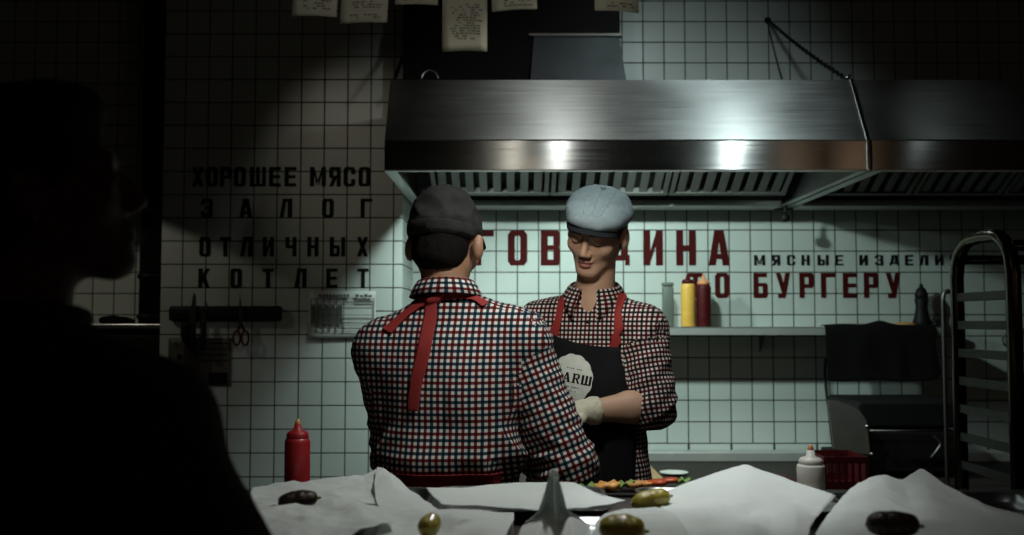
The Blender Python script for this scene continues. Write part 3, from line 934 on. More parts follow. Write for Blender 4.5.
    kn = cam_hit(B, 434, 300)
    if kn:
        pr = [('ell', kn[0] + [0, -.006, 0], (.020, .010, .011), hframe(0, 0, 12), 0.0), ('ell', kn[0] + [.012, -.006, .008], (.016, .009, .009), hframe(0, 0, 30), .008)]
        lo, hi = bounds(pr, .01)
        V2, F2 = run_prims(pr, lo, hi, .003).mesh()
        mk('tie_knot', relax(V2, F2, 1), F2, 'apron_red', root)
    pts = [cam_hit(B, px, py) for px, py in ((432, 299), (445, 296), (460, 296), (474, 299), (486, 306))]
    pts = [q[0] for q in pts if q]
    strip_obj('neck_tape', ribbon_on(B, pts, .026, .006), 'apron_red', root, .002)
    # hair
    W = lambda *v: hc + HR @ np.array(v)
    pr = [('ell', W(0, -.016, .030), (.079, .098, .090), HR, 0.0), ('ell', W(0, -.050, -.030), (.064, .056, .050), HR, .02),
          ('clip', W(0, .0, -.050), HR @ np.array([0, .35, -1])), ('clip', W(0, .022, 0), HR @ np.array([0, 1, .25])), ('clip', W(0, 0, .05), HR[:, 2]),
          ('ell', W(.088, -.006, -.010), (.032, .026, .040), HR, .004, True), ('ell', W(-.088, -.006, -.010), (.032, .026, .040), HR, .004, True)]
    lo, hi = bounds(pr[:2], .02)
    V2, F2 = run_prims(pr, lo, hi, .0045).mesh()
    V2 = wrinkle(relax(V2, F2, 1), F2, lambda p, n: .002 * nz(p, 60, 60, 40))
    mk('hair', V2, F2, 'hair', root)
    # cap
    low = W(0, -.02, .004)
    pr = [('ell', W(0, -.012, .034), (.084, .106, .100), HR, 0.0), ('ell', W(0, -.022, .080), (.058, .075, .056), HR, .03),
          ('clip', W(0, -.1, .008), HR @ np.array([0, .06, -1]))]
    cap, V2, F2 = cap_dome('cap', hc, HR, pr, .005, 'cap_dark', root, .0055, 15, 4)
    CB = bvh_of(V2, F2)
    rows = []
    for i in range(65):
        a = 2 * PI * i / 64
        row = []
        for zz in (.010, .020, .030, .036):
            o = W(math.sin(a) * .3, -.012 + math.cos(a) * .3, zz + .0)
            dv = W(0, -.012, zz) - o
            loc = CB.ray_cast(Vector(o), Vector(dv).normalized())[0]
            row.append(np.array(loc) - dv / np.linalg.norm(dv) * .0005 if loc is not None else W(math.sin(a) * .09, -.012 + math.cos(a) * .11, zz))
        rows.append(row)
    strip_obj('cap_band', rows, 'cap_dark', root, .003)
    mb = MB().lathe(W(0, -.03, .128), [(0, -.004), (.008, -.003), (.009, .002), (.006, .005), (0, .006)], 14, HR[:, 2])
    mb.build('cap_button', 'cap_dark', root, True)
    rows = []
    for j in range(7):
        f = j / 6
        rows.append([W(math.sin(a) * (.088 - .006 * f), .02 + math.cos(a) * .078 + .062 * f * max(0, math.cos(a)) ** .6, .036 - .012 * f * f - .008 * abs(math.sin(a)) ** 2 * f) for a in np.linspace(-.95, .95, 25)])
    strip_obj('visor', rows, 'cap_dark', root, .004)
    # adjusting strap at the back of the cap
    rows = []
    for a in np.linspace(PI + .02, PI + .62, 14):
        row = []
        for zz in (.014, .020, .027):
            o = W(math.sin(a) * .3, -.012 + math.cos(a) * .3, zz)
            dv = W(0, -.012, zz) - o
            loc = CB.ray_cast(Vector(o), Vector(dv).normalized())[0]
            row.append(np.array(loc) - dv / np.linalg.norm(dv) * .006)
        rows.append(row)
    strip_obj('cap_strap', rows, 'iron', root, .002)
    return root

# ---- the cook facing us ----
def facing_cook():
    R = hframe(199, 0)
    J = dict(R=R, pelvis=P(588, 520, 2.86), chest=P(592, 396, 2.86), neck=P(594, 300, 2.865), cw=.150,
             shl=P(641, 331, 2.80), shr=P(543, 325, 2.93), ell=P(654, 405, 2.76), elr=P(538, 412, 2.86))
    J['pelvis'][2] = .98
    J['wrl'] = P(590, 411, 2.665); J['wrr'] = P(545, 445, 2.68)
    HR = hframe(206, -20, 12)
    hc = P(597, 233, 2.80)
    root = thing('person', (J['pelvis'][0], 2.86, 0), 'young cook in a pale flat cap and black apron, looking down', 'person', None)
    HB = head_prims(hc, HR, J['neck'], 1.0)
    hl = hand_prims(J['wrl'], (-1, -.22, -.02), (.05, .2, -1), (.1, -1, .35), .45)
    hr = hand_prims(J['wrr'], (.35, -.8, -.15), (.4, 0, -1), (1, 0, 0), .5)
    body = torso_prims(J) + arm_prims(J) + leg_prims(J) + HB + hl + hr
    lo, hi = bounds(body, .03); lo[2] = .03
    V, Fc = run_prims(body, lo, hi, .0042).mesh()
    V = relax(V, Fc, 1, .4)
    body_o = mk('body', V, Fc, 'skin', root)
    # lips keep their own colour
    me = body_o.data
    me.materials.append(M['lip'])
    lc = (V[Fc].mean(1) - hc) @ HR
    lipm = (np.abs(lc[:, 0]) < .021) & (lc[:, 1] > .082) & (((lc[:, 2] + .0645) / .0125) ** 2 + (lc[:, 0] / .0225) ** 2 < 1)
    me.polygons.foreach_set('material_index', lipm.astype(np.int32))
    BB = bvh_of(V, Fc)
    W = lambda *v: hc + HR @ np.array(v)
    def on_face(x, z, off=.001):
        loc = BB.ray_cast(Vector(W(x, .22, z)), -Vector(HR[:, 1]))[0]
        return np.array(loc) + HR[:, 1] * off
    for q in (-1, 1):
        MB().tube([on_face(q * x, z, .0012) for x, z in ((.012, .0185), (.022, .0215), (.033, .0225), (.043, .0195), (.050, .0145))], [.0022, .0042, .0042, .0034, .0014], 8, flat=.8).build('eyebrow', 'hair_brown', root, True)
        MB().tube([on_face(q * x, z, .0006) for x, z in ((.017, -.0055), (.024, -.0085), (.031, -.0098), (.038, -.0088), (.045, -.0055))], [.0006, .0013, .0017, .0016, .0008], 6).build('eyelash', 'hair', root, True)
    # trousers, shoes
    tr = [('ell', J['pelvis'] - [0, 0, .02], (.168, .122, .13), R, 0.0)] + leg_prims(J)
    lo, hi = bounds(tr, .05)
    V, Fc = run_prims(tr, lo, hi, .010, .010).mesh()
    mk('trousers', relax(V, Fc, 1), Fc, 'trousers', root)
    shoes(J, root)
    # glove on the hand we see
    a = J['wrl']
    f = (J['ell'] - a); f /= np.linalg.norm(f)
    gp = hl + [('cone', a, a + f * .018, .030, .034, .006), ('cone', a + f * .013, a + f * .019, .0345, .0345, .002), ('clip', a + f * .021, f)]
    lo, hi = bounds(gp[:-1], .02)
    V2, F2 = run_prims(gp, lo, hi, .0035, .0028).mesh()
    V2 = wrinkle(relax(V2, F2, 1), F2, lambda p, n: .0018 * (1 - 2 * abs(nz(p, 60, 30, 30, 2))))
    mk('glove', V2, F2, 'glove', root)['label'] = 'cream glove'
    # shirt
    arms = [(J['shl'], J['ell'], .071, .064), (J['shr'], J['elr'], .068, .060)]
    tp = torso_prims(J)
    sl = []
    for i, q in enumerate('lr'):
        a_, b_, ra, rb = arms[i]
        f = (J['wr' + q] - b_); f /= np.linalg.norm(f)
        sl += [('cone', a_, b_, ra - .012, rb - .012, .018), ('cone', b_, b_ + f * .012, rb - .016, .049, .012), ('cone', b_ + f * .000, b_ + f * .022, .051, .051, .004)]
    notch = J['neck'] + R[:, 1] * .075 + [0, 0, .002]
    lo, hi = bounds(tp + sl, .06); lo[2] = .90
    T = run_prims(tp, lo, hi, .006, .012)
    V, Fc = run_prims(tp + sl + [('ell', notch, (.016, .04, .030), R, .006, True), ('clip', (0, 0, .93), (0, 0, -1))], lo, hi, .005, .010).mesh()
    V = relax(V, Fc, 2)
    def fold(p, n):
        dr, tr_ = seg_dist(p[None], J['shr'], J['elr']); dl, tl = seg_dist(p[None], J['shl'], J['ell'])
        if min(dr[0], dl[0]) < .088:
            t = tr_[0] if dr[0] < dl[0] else tl[0]
            w = .35 + .65 * t
            q = (p[0] * .8 + p[2] * .6, p[1], p[2] * .8 - p[0] * .6)
            return .009 * w * (1 - 2.5 * abs(nz(q, 9, 9, 22, 8.0))) + .003 * nz(p, 20, 20, 30, 2.0)
        q = (p[0], p[1], p[2])
        return .006 * (1 - 2.6 * abs(nz(q, 13, 6, 4.5, 3.0))) + .002 * nz(p, 22, 22, 18, 1.0)
    V = relax(wrinkle(V, Fc, fold), Fc, 1, .4)
    cloth_mesh('shirt', V, Fc, J, T, 'gingham_dark', root, arms)
    B = bvh_of(V, Fc)
    nd = hc - J['neck']; nd /= np.linalg.norm(nd)
    collar('collar', J['neck'] - nd * .010 - R[:, 1] * .004, nd * [.6, .4, 1] , R[:, 1], 'gingham_dark', root, .066, .050, .32, .042, .044, .012, .030)
    # apron: bib and skirt over the torso
    Tv, Tf = T.mesh()
    Tv = relax(Tv, Tf, 3)
    TB = bvh_of(Tv, Tf)
    rows, last = [], None
    for py in np.concatenate([np.linspace(0, 1, 22), np.linspace(1.05, 2.6, 14)]):
        row = []
        for u in np.linspace(0, 1, 25):
            top = 333 + 14 * u + 4 * math.sin(PI * u)
            y = top + (488 - top) * py
            l = np.interp(y, [330, 380, 440, 490, 800], [549, 540, 535, 533, 520])
            r = np.interp(y, [340, 370, 400, 440, 490, 800], [617, 623, 630, 633, 635, 650])
            x = l + (r - l) * u
            h_ = cam_hit(TB, x, y) if py <= 1.0 else None
            if h_ is None:
                k = last[len(row)] if last else P(x, y, 2.74)
                p = P(x, y, k[1] + (.0 if py <= 1 else -.002))
            else:
                p = h_[0] + np.array([0, -.016, 0])
            row.append(p)
        rows.append(row)
        last = row
    A = np.array(rows)
    for _ in range(4):
        Yv = A[:, :, 1].copy()
        Yv[1:-1] = (A[:-2, :, 1] + 2 * A[1:-1, :, 1] + A[2:, :, 1]) / 4
        Yv[:, 1:-1] = (Yv[:, :-2] + 2 * Yv[:, 1:-1] + Yv[:, 2:]) / 4
        A[:, :, 1] = Yv
    for i in range(A.shape[0]):
        for j in range(A.shape[1]):
            A[i, j, 1] += .0035 * nz(A[i, j], 12, 5, 5, 6.0)
    ap = MB().grid([list(r) for r in A])
    apo = ap.build('apron', 'apron_black', root, True, modifiers=[('SOLIDIFY', dict(thickness=.0022, offset=0))])
    AB = bvh_of(np.array(ap.v), ap.f)
    for pth in ([(556, 338), (560, 318), (565, 298), (573, 277)], [(612, 348), (616, 328), (620, 308), (623, 296)]):
        pts = [cam_hit(B, px, py) for px, py in pth]
        pts = [q[0] for q in pts if q]
        rows = ribbon_on(B, pts, .027, .0075, wdir=(1, 0, .18))
        strip_obj('apron_strap', rows, 'apron_red', root, .002)['label'] = 'red shoulder strap'
    # badge printed on the bib
    def onap(px, py, off):
        h_ = cam_hit(AB, px, py)
        if h_ is None: return None
        d = ray(px, py)
        return h_[0] - d / np.linalg.norm(d) * off
    bc, br, th = (572.0, 378.0), 21.5, math.radians(11)
    rows = []
    for i in range(10):
        row = []
        for k in range(97):
            a = 2 * PI * k / 96
            rr = br * (1 + .045 * abs(math.cos(6 * a + .4)) - .03) * (i / 9 if i else .01)
            row.append(onap(bc[0] + rr * math.cos(a) * .97, bc[1] + rr * math.sin(a) * 1.12, .0035))
        rows.append(row)
    bd = MB().grid(rows).build('badge', 'badge', apo, True)
    bd['label'] = 'pale scalloped badge'
    lt = MB()
    x0 = -18.5
    for ch, w in (('F', 7.5), ('A', 8.5), ('R', 8.2), ('Ш', 10.0)):
        for poly in GLYPH[ch]:
            q = []
            for i in range(len(poly)):
                a, b = np.array(poly[i]), np.array(poly[(i + 1) % len(poly)])
                q.append(a); q.append((a + b) / 2)
            pts = []
            for gx, gy in q:
                lx, ly = x0 + gx * w, 4.6 - gy * 9.6
                pts.append(onap(bc[0] + lx * math.cos(th) - ly * math.sin(th), bc[1] + lx * math.sin(th) + ly * math.cos(th), .0050))
            lt.add(pts, [list(range(len(pts)))])
        x0 += w + 1.3
    for ly, half in ((-10.0, 9), (8.5, 11), (12.5, 7)):
        for k in range(int(half)):
            lx = -half + 2 * k
            if (k * 7) % 5 == 0: continue
            pts = [onap(bc[0] + (lx + a) * math.cos(th) - (ly + b) * math.sin(th), bc[1] + (lx + a) * math.sin(th) + (ly + b) * math.cos(th), .005) for a, b in ((0, 0), (1.2, 0), (1.2, .9), (0, .9))]
            lt.add(pts, [[0, 1, 2, 3]])
    lt.build('badge_lettering', 'letter_black', apo)
    # hair
    E = lambda v, r, k, sub=False: ('ell', W(*v), np.array(r), HR, k, sub)
    pr = [E((0, -.016, .030), (.0790, .097, .089), 0.0), E((0, -.045, -.030), (.066, .055, .050), .02),
          ('clip', W(0, 0, -.055), HR @ np.array([0, .5, -1])), ('clip', W(0, .034, 0), HR @ np.array([0, 1, .35])), ('clip', W(0, 0, .05), HR[:, 2]),
          E((.085, -.010, -.010), (.03, .019, .032), .004, True), E((-.085, -.010, -.010), (.03, .019, .032), .004, True)]
    lo, hi = bounds(pr[:2], .02)
    V2, F2 = run_prims(pr, lo, hi, .004).mesh()
    V2 = wrinkle(relax(V2, F2, 1), F2, lambda p, n: .0018 * nz(p, 70, 70, 40))
    mk('hair', V2, F2, 'hair_brown', root)
    # flat cap: a full crown pulled forward over a short stiff brim
    CR = hframe(197, -20, 13)
    Wh, W = W, lambda *v: hc + CR @ (np.array(v) + [.004, 0, 0])
    E = lambda v, r, k, sub=False: ('ell', W(*v), np.array(r), CR, k, sub)
    pr = [E((0, -.004, .066), (.094, .116, .046), 0.0), E((0, -.022, .084), (.080, .090, .042), .02), E((0, .074, .056), (.070, .052, .024), .03), E((0, -.016, .042), (.081, .100, .034), .012),
          ('clip', W(0, -.05, .026), CR @ np.array([0, .10, -1]))]
    cap, V2, F2 = cap_dome('flat_cap', hc, CR, pr, .0042, 'cap_denim', root, .0026, 16, 11)
    CB = bvh_of(V2, F2)
    rows = []
    for j in range(7):
        f = j / 6
        rows.append([W(math.sin(a) * (.083 - .008 * f), .018 + math.cos(a) * .080 + .040 * f * max(0, math.cos(a)) ** .7, .044 - .012 * f * f - .016 * abs(math.sin(a)) ** 2) for a in np.linspace(-1.3, 1.3, 25)])
    strip_obj('brim', rows, 'cap_under', root, .004)['label'] = 'dark brim'
    for sgn in (-1, 0, 1):
        pts = []
        for t in np.linspace(-.92, .95, 26):
            o = Vector(W(sgn * .035 * (1 - .35 * t * t), .115 * t, .26))
            loc = CB.ray_cast(o, -Vector(CR[:, 2]))[0]
            if loc is not None: pts.append(np.array(loc) + CR[:, 2] * .0006)
        if len(pts) > 4: MB().tube(pts, .0014, 6).build('seam', 'cap_denim', cap, True)
    MB().lathe(CB.ray_cast(Vector(W(0, -.012, .3)), -Vector(CR[:, 2]))[0], [(0, -.003), (.008, -.002), (.0085, .002), (.005, .0045), (0, .005)], 14, CR[:, 2]).build('cap_button', 'cap_denim', cap, True)
    # shirt button
    hq = cam_hit(B, 588, 322)
    if hq: MB().lathe(hq[0], [(0, 0), (.0055, 0), (.0055, .002), (.004, .003), (0, .0026)], 12, hq[1]).build('button', 'black', root, True)
    return root

# ---- the dark figure close to us ----
def near_person():
    Y0 = 1.10
    R = hframe(24, 0)
    J = dict(R=R, pelvis=P(12, 760, Y0 - .02), chest=P(10, 545, Y0), neck=P(14, 338, Y0), cw=.150,
             shl=P(-158, 440, Y0 + .07), shr=P(134, 434, Y0 - .06), ell=P(-190, 660, Y0 + .06), elr=P(256, 645, Y0 - .06))
    J['pelvis'][2] = .98
    J['wrl'] = J['ell'] + np.array([.02, .06, -.23]); J['wrr'] = J['elr'] + np.array([-.02, .06, -.23])
    hc = P(36, 196, Y0 + .03)
    HR = hframe(66, 16, 0)
    root = thing('person', (J['pelvis'][0], Y0, 0), 'dark figure in a near-black jersey close to the lens, face turned aside', 'person', None)
    body = torso_prims(J) + arm_prims(J) + leg_prims(J) + head_prims(hc, HR, J['neck'])
    body += hand_prims(J['wrl'], (.05, .2, -1), (1, 0, 0), (0, 1, 0), .5) + hand_prims(J['wrr'], (-.05, .2, -1), (-1, 0, 0), (0, 1, 0), .5)
    lo, hi = bounds(body, .03); lo[2] = .03
    V, Fc = run_prims(body, lo, hi, .0055).mesh()
    mk('body', relax(V, Fc, 1), Fc, 'skin_dimmed', root)
    tr = [('ell', J['pelvis'] - [0, 0, .02], (.172, .124, .13), R, 0.0)] + leg_prims(J)
    lo, hi = bounds(tr, .05)
    V, Fc = run_prims(tr, lo, hi, .010, .010).mesh()
    mk('trousers', relax(V, Fc, 1), Fc, 'trousers', root)
    shoes(J, root)
    pr = torso_prims(J) + arm_prims(J) + [('clip', (0, 0, .86), (0, 0, -1))]
    for q in 'lr':
        f = J['wr' + q] - J['el' + q]; f /= np.linalg.norm(f)
        pr.append(('clip', J['wr' + q] - f * .01, f)) if False else None
    pr = [p for p in pr if p]
    lo, hi = bounds(pr[:-1], .05); lo[2] = .85
    V, Fc = run_prims(pr, lo, hi, .009, .014).mesh()
    V = wrinkle(relax(V, Fc, 2), Fc, lambda p, n: .008 * (1 - 2.4 * abs(nz(p, 8, 8, 3, 4.0))))
    mk('jersey', V, Fc, 'sweater', root)
    W = lambda *v: hc + HR @ np.array(v)
    pr = [('ell', W(0, -.018, .034), (.083, .102, .098), HR, 0.0), ('ell', W(0, -.055, -.035), (.068, .058, .060), HR, .02), ('ell', W(0, .05, .085), (.06, .05, .035), HR, .03),
          ('clip', W(0, 0, -.078), HR @ np.array([0, .4, -1])), ('ell', W(0, .105, -.03), (.07, .055, .072), HR, .01, True),
          ('ell', W(.09, .0, -.01), (.03, .022, .034), HR, .004, True), ('ell', W(-.09, .0, -.01), (.03, .022, .034), HR, .004, True)]
    lo, hi = bounds(pr[:3], .02)
    V2, F2 = run_prims(pr, lo, hi, .005).mesh()
    V2 = wrinkle(relax(V2, F2, 1), F2, lambda p, n: .005 * nz(p, 30, 30, 20))
    mk('hair', V2, F2, 'hair', root)
    MB().tube([np.array(J['neck']) + np.array([math.cos(a) * .068, math.sin(a) * .068, .012 + .012 * math.sin(a + 2)]) for a in np.linspace(0, 2 * PI, 33)[:-1]], .013, 8, True).build('neckband', 'sweater', root, True)
    return root

# ------------------------------------------------------------------ the setting
YB, YP = 4.69, 4.25                      # back wall, pillar face
u_back, z_back = P(688.3, 400, YB)[0], P(688, 400.3, YB)[2]
u_pil, z_pil = P(297.8, 420, YP)[0], P(298, 287.8, YP)[2]
M['tile_back'] = tile_mat('wall_tiles_white', 0, u_back, z_back, plinth=P(700, 443.4, YB)[2])
M['tile_pillar'] = tile_mat('pillar_tiles_white', 0, u_pil, z_pil)
M['tile_reveal'] = tile_mat('reveal_tiles_white', 1, YP, z_pil)
def struct(name, m, lo, hi, bev=0.0):
    o = MB().box(lo, hi, bev).build(name, m)
    o['kind'] = 'structure'
    return o
struct('floor', 'floor', (-3.3, -2.6, -.06), (3.3, 4.9, 0))
struct('ceiling', 'plaster', (-3.3, -2.6, 3.15), (3.3, 4.9, 3.22))
struct('wall_back', 'tile_back', (-3.3, YB, 0), (3.3, YB + .12, 3.15))
struct('wall_left', 'plaster', (-3.3, -2.6, 0), (-3.2, YB, 3.15))
struct('wall_right', 'plaster', (3.2, -2.6, 0), (3.3, YB, 3.15))
struct('wall_rear', 'plaster', (-3.2, -2.6, 0), (3.2, -2.5, 3.15))
xp0, xp1 = P(160, 330, YP)[0], P(402.5, 250, YP)[0]
pil = struct('wall_pier', 'tile_pillar', (xp0, YP, 0), (xp1, YB - .002, 3.15))
pil.data.materials.append(M['tile_reveal'])
for pl in pil.data.polygons:
    if abs(pl.normal.x) > .5: pl.material_index = 1

# ------------------------------------------------------------------ painted lettering on the walls
def lettering(name, label, text, xs, w, y0, y1, Y, m, group=None):
    """text: letters; xs: centre of each letter; y0 / y1: top and bottom of the row"""
    mid = P(np.mean(xs), (y0 + y1) / 2, Y)
    root = thing(name, (mid[0], Y, mid[2]), label, 'lettering', group)
    for ch, x in zip(text, xs):
        ww = w * (1.35 if ch in 'МЫШ' else 1.08 if ch in 'ДАЛ' else 1)
        a = P(x - ww / 2, y1, Y); b = P(x + ww / 2, y0, Y)
        mb = MB()
        for k, poly in enumerate(GLYPH[ch]):
            mb.prism([(a[0] + (b[0] - a[0]) * gx, Y - .0004, a[2] + (b[2] - a[2]) * gy) for gx, gy in poly], (0, -.0016 - .00005 * k, 0))
        c = ((a + b) / 2)
        mb.build('letter', m, root, origin=(c[0], Y, c[2]))
    return root
lettering('wall_lettering', 'big dark red word on the tiles behind the two cooks', 'ГОВЯДИНА', (484, 517.5, 550.5, 585, 619, 653, 686, 719), 19.5, 230.5, 265.5, YB, 'letter_red')
lettering('wall_lettering', 'lower dark red words above the sauce bottles and shelf', 'ТОБУРГЕРУ', (695.5, 722, 760.5, 783, 806.5, 828, 850, 871, 893), 14, 273, 298, YB, 'letter_red')
lettering('wall_lettering', 'small black words on the tiles above the dark red line', 'МЯСНЫЕИЗДЕЛИЯ', (759.5, 776, 791, 805.5, 823, 839, 863.5, 879, 894, 909, 923.5, 939, 954), 8.2, 255, 265.5, YB, 'letter_black')
lettering('wall_lettering', 'top row of black lettering on the tiled pier', 'ХОРОШЕЕМЯСО', (198, 212, 226, 240, 258, 275, 290.5, 318, 335, 349.5, 364.5), 12, 167, 186.5, YP, 'letter_black')
lettering('wall_lettering', 'second row of black lettering on the tiled pier, widely spaced', 'ЗАЛОГ', (207, 246, 286, 328, 366.5), 12, 198.7, 217.5, YP, 'letter_black')
lettering('wall_lettering', 'third row of black lettering on the tiled pier', 'ОТЛИЧНЫХ', (205, 225.5, 246.5, 268.5, 291, 313, 337.5, 362.5), 11.5, 237, 256.5, YP, 'letter_black')
lettering('wall_lettering', 'bottom row of black lettering above the knife bar and price sheet', 'КОТЛЕТ', (204, 236, 268, 300.5, 332, 363), 11.5, 268.5, 288, YP, 'letter_black')

# ------------------------------------------------------------------ extractor hoods
YH0, YH1 = 3.50, 4.66
zb, zm = P(512, 170, YH0)[2], P(512, 140, YH0)[2]
YS = 3.66
zt = P(512, 80, YS)[2]
hx0, hx1 = P(384.5, 169, YH0)[0], P(868, 171, YH0)[0]
def hood(x0, x1, label, nf):
    t = .004
    root = thing('extractor_hood', ((x0 + x1) / 2, (YH0 + YH1) / 2, zb), label, 'hood', 'steel extractor hoods')
    MB().box((x0, YH0, zb), (x1, YH0 + t, zm)).build('front_band', 'steel_band', root)
    MB().prism([(x0, YH0 + .002, zm), (x0, YS, zt), (x0, YS + t, zt), (x0, YH0 + t + .002, zm)], (x1 - x0, 0, 0)).build('sloped_panel', 'steel', root)
    MB().tube([(x0, YH0 - .001, zm), (x1, YH0 - .001, zm)], .0025, 6).build('fold_line', 'steel_plain', root)
    MB().box((x0, YS, zt - t), (x1, YH1, zt)).build('top_panel', 'galv', root)
    MB().box((x0, YH1 - t, zb + .02), (x1, YH1, zt)).build('back_panel', 'steel_dark', root)
    prof = [(YH0, zb), (YH0, zm), (YS, zt), (YH1, zt), (YH1, zb)]
    for x in (x0, x1 - t):
        MB().prism([(x, y, z) for y, z in prof], (t, 0, 0)).build('end_panel', 'steel_plain', root)
    lip = MB()
    lip.box((x0, YH0, zb - .004), (x1, YH0 + .018, zb + .002))
    lip.build('bottom_lip', 'steel_plain', root)
    for xa, xb in ((x0, x0 + .042), (x1 - .030, x1)):
        MB().box((xa, YH0 + .018, zb - .004), (xb, YH1, zb + .004)).build('side_lip', 'steel_plain', root)
    # gutter along the back
    g = MB()
    zg = P(512, 208, YH1 - .10)[2]
    g.box((x0 + .045, YH1 - .16, zg), (x1 - .035, YH1 - .01, zg + .030), .006)
    flat_shade_by_angle(g.build('gutter', 'shelf_steel', root))
    g = MB().box((x0 + .045, YH1 - .255, zg + .048), (x1 - .035, YH1 - .20, zg + .066), .006)
    flat_shade_by_angle(g.build('filter_rail', 'filter_steel', root))
    # baffle filters
    f0, f1 = np.array([YH1 - .26, zg + .062]), np.array([3.86, zt - .04])
    for k in range(nf):
        a = x0 + .10 + (x1 - x0 - .14) * k / nf; b = x0 + .10 + (x1 - x0 - .14) * (k + 1) / nf - .012
        mb = MB()
        nrm = np.array([-(f1 - f0)[1], (f1 - f0)[0]]); nrm /= np.linalg.norm(nrm)
        if nrm[1] > 0: nrm = -nrm
        def bar(xa, xb, s0, s1, d0, d1):
            A, B = f0 + (f1 - f0) * s0, f0 + (f1 - f0) * s1
            pts = [(xa, *(A + nrm * d0)), (xa, *(B + nrm * d0)), (xa, *(B + nrm * d1)), (xa, *(A + nrm * d1))]
            mb.prism(pts, (xb - xa, 0, 0))
        bar(a, b, 0, .03, 0, .03); bar(a, b, .97, 1, 0, .03); bar(a, a + .018, .03, .97, 0, .03); bar(b - .018, b, .03, .97, 0, .03)
        n = max(3, round((b - a - .036) / .056))
        st = (b - a - .036) / n
        for i in range(n):
            xa = a + .018 + st * i
            bar(xa + st * .22, xa + st * .78, .03, .97, .012, .024)
        flat_shade_by_angle(mb.build('baffle_filter', 'filter_steel', root))
        mb = MB()
        bar(a + .018, b - .018, .03, .97, -.012, -.006)
        mb.build('filter_back', 'iron', root)
    return root
h1 = hood(hx0, hx1, 'brightly lit steel extractor hood above the two cooks', 3)
h2 = hood(hx1 + .012, hx1 + 1.35, 'unlit steel extractor hood joined on by the tray rack', 3)
MB().prism([(hx1 - .004, YH0 - .004, zb - .002), (hx1 - .004, YH0 - .004, zm), (hx1 - .004, YS - .004, zt + .003), (hx1 - .004, YS + .004, zt + .003), (hx1 - .004, YH0 + .004, zm), (hx1 - .004, YH0 + .004, zb - .002)], (.010, 0, 0)).build('seam_strip', 'chrome', h1)
for x in (-.24, .50):
    MB().lathe((x, 3.74, 2.222), [(.018, 0), (.045, .004), (.05, .03), (.05, .06), (0, .065)], 20).build('lamp_holder', 'steel_plain', h1, True)
# nozzle under the joint
t = thing('spray_nozzle', tuple(P(785, 213, 4.45)), 'small dark nozzle hanging under the joint of the two hoods', 'nozzle')
p = P(785, 217, 4.45)
MB().tube([p + [0, 0, .012], p + [0.004, .0, .055]], .007, 8).build('stem', 'iron', t, True)
MB().lathe(p + [0, 0, -.022], [(.006, 0), (.018, .004), (.022, .016), (.018, .030), (.008, .038)], 16).build('head', 'iron', t, True)

# ducts on top of the hood
dx0, dx1 = P(403, 40, 4.05)[0], P(620, 30, 4.05)[0]
t = thing('ventilation_duct', ((dx0 + dx1) / 2, 4.28, zt), 'wide black duct rising from the lit hood to the ceiling', 'duct')
MB().box((dx0, 4.05, zt + .002), (dx1, 4.52, 3.149), .006).build('duct_body', 'duct', t)
cx0, cx1 = P(529, 80, 3.95)[0], P(629, 80, 3.95)[0]
tx0, tx1 = P(534, 36, 4.02)[0], P(619, 36, 4.02)[0]
zc = P(575, 36, 4.02)[2]
v = [(cx0, 3.95, zt + .002), (cx1, 3.95, zt + .002), (cx1, 4.045, zt + .002), (cx0, 4.045, zt + .002), (tx0, 4.02, zc), (tx1, 4.02, zc), (tx1, 4.045, zc), (tx0, 4.045, zc)]
MB().add(v, [(3, 2, 1, 0), (4, 5, 6, 7), (0, 1, 5, 4), (1, 2, 6, 5), (2, 3, 7, 6), (3, 0, 4, 7)]).build('duct_collar', 'galv', t)
MB().box((tx0 - .02, 4.008, zc - .002), (tx1 + .01, 4.046, zc + .008)).build('collar_flange', 'steel_dark', t)
# loop handle on the hood
q = P(430, 79, 3.86)
MB().tube([q + [math.cos(a) * .032, 0, math.sin(a) * .034] for a in np.linspace(0, PI, 15)], .0045, 8).build('lifting_loop', 'steel_plain', h1, True)
# cable at the duct
tag(MB().tube(crom([P(407, 30, 4.02), P(406, 50, 4.0), P(400, 64, 3.95), P(395, 79, 3.88)], 16), .008, 8).build('cable', 'black', smooth=True, origin=P(395, 79, 3.88)), 'black cable running down beside the black duct', 'cable')
# chain from the wall to the hood joint
a, b = P(768, 20, YB - .01), P(845, 78, 3.74)
ch = thing('chain', a, 'steel chain stretched from the tiled wall down to the hood joint', 'chain')
MB().lathe(a + [0, .008, 0], [(0, -.002), (.016, 0), (.016, .006), (.006, .010), (.006, .022)], 14, (0, -1, 0)).build('wall_hook', 'iron', ch, True)
mb = MB()
nl = 44
dv = (b - a); ln = np.linalg.norm(dv); dv /= ln
s1 = np.cross(dv, [0, 0, 1]); s1 /= np.linalg.norm(s1); s2 = np.cross(dv, s1)
for i in range(nl):
    c = a + dv * ln * (i + .5) / nl - np.array([0, 0, .10]) * (4 * (i + .5) / nl * (1 - (i + .5) / nl)) * .12
    e = s1 if i % 2 else s2
    L2, w2 = ln / nl * .74, .0085
    mb.tube([c + dv * math.cos(g) * L2 + e * math.sin(g) * w2 for g in np.linspace(0, 2 * PI, 13)[:-1]], .0026, 6, True)
mb.build('links', 'iron', ch, True)
MB().tube([b + [0, 0, .0], b + [.004, .02, -.012], b + [.02, .02, .0], b + [.02, 0, .012], b], .005, 8).build('hook', 'steel_plain', ch, True)
tag(MB().tube(crom([P(768, 24, YB - .012), P(774, 50, YB - .015), P(782, 79, YB - .03)], 10), .0035, 6).build('chain_shadow', 'iron', smooth=True), 'thin dark strand modelled as the shadow of the chain on the tiles', 'chain_shadow')  # cast shadow of the chain, built as a dark strand

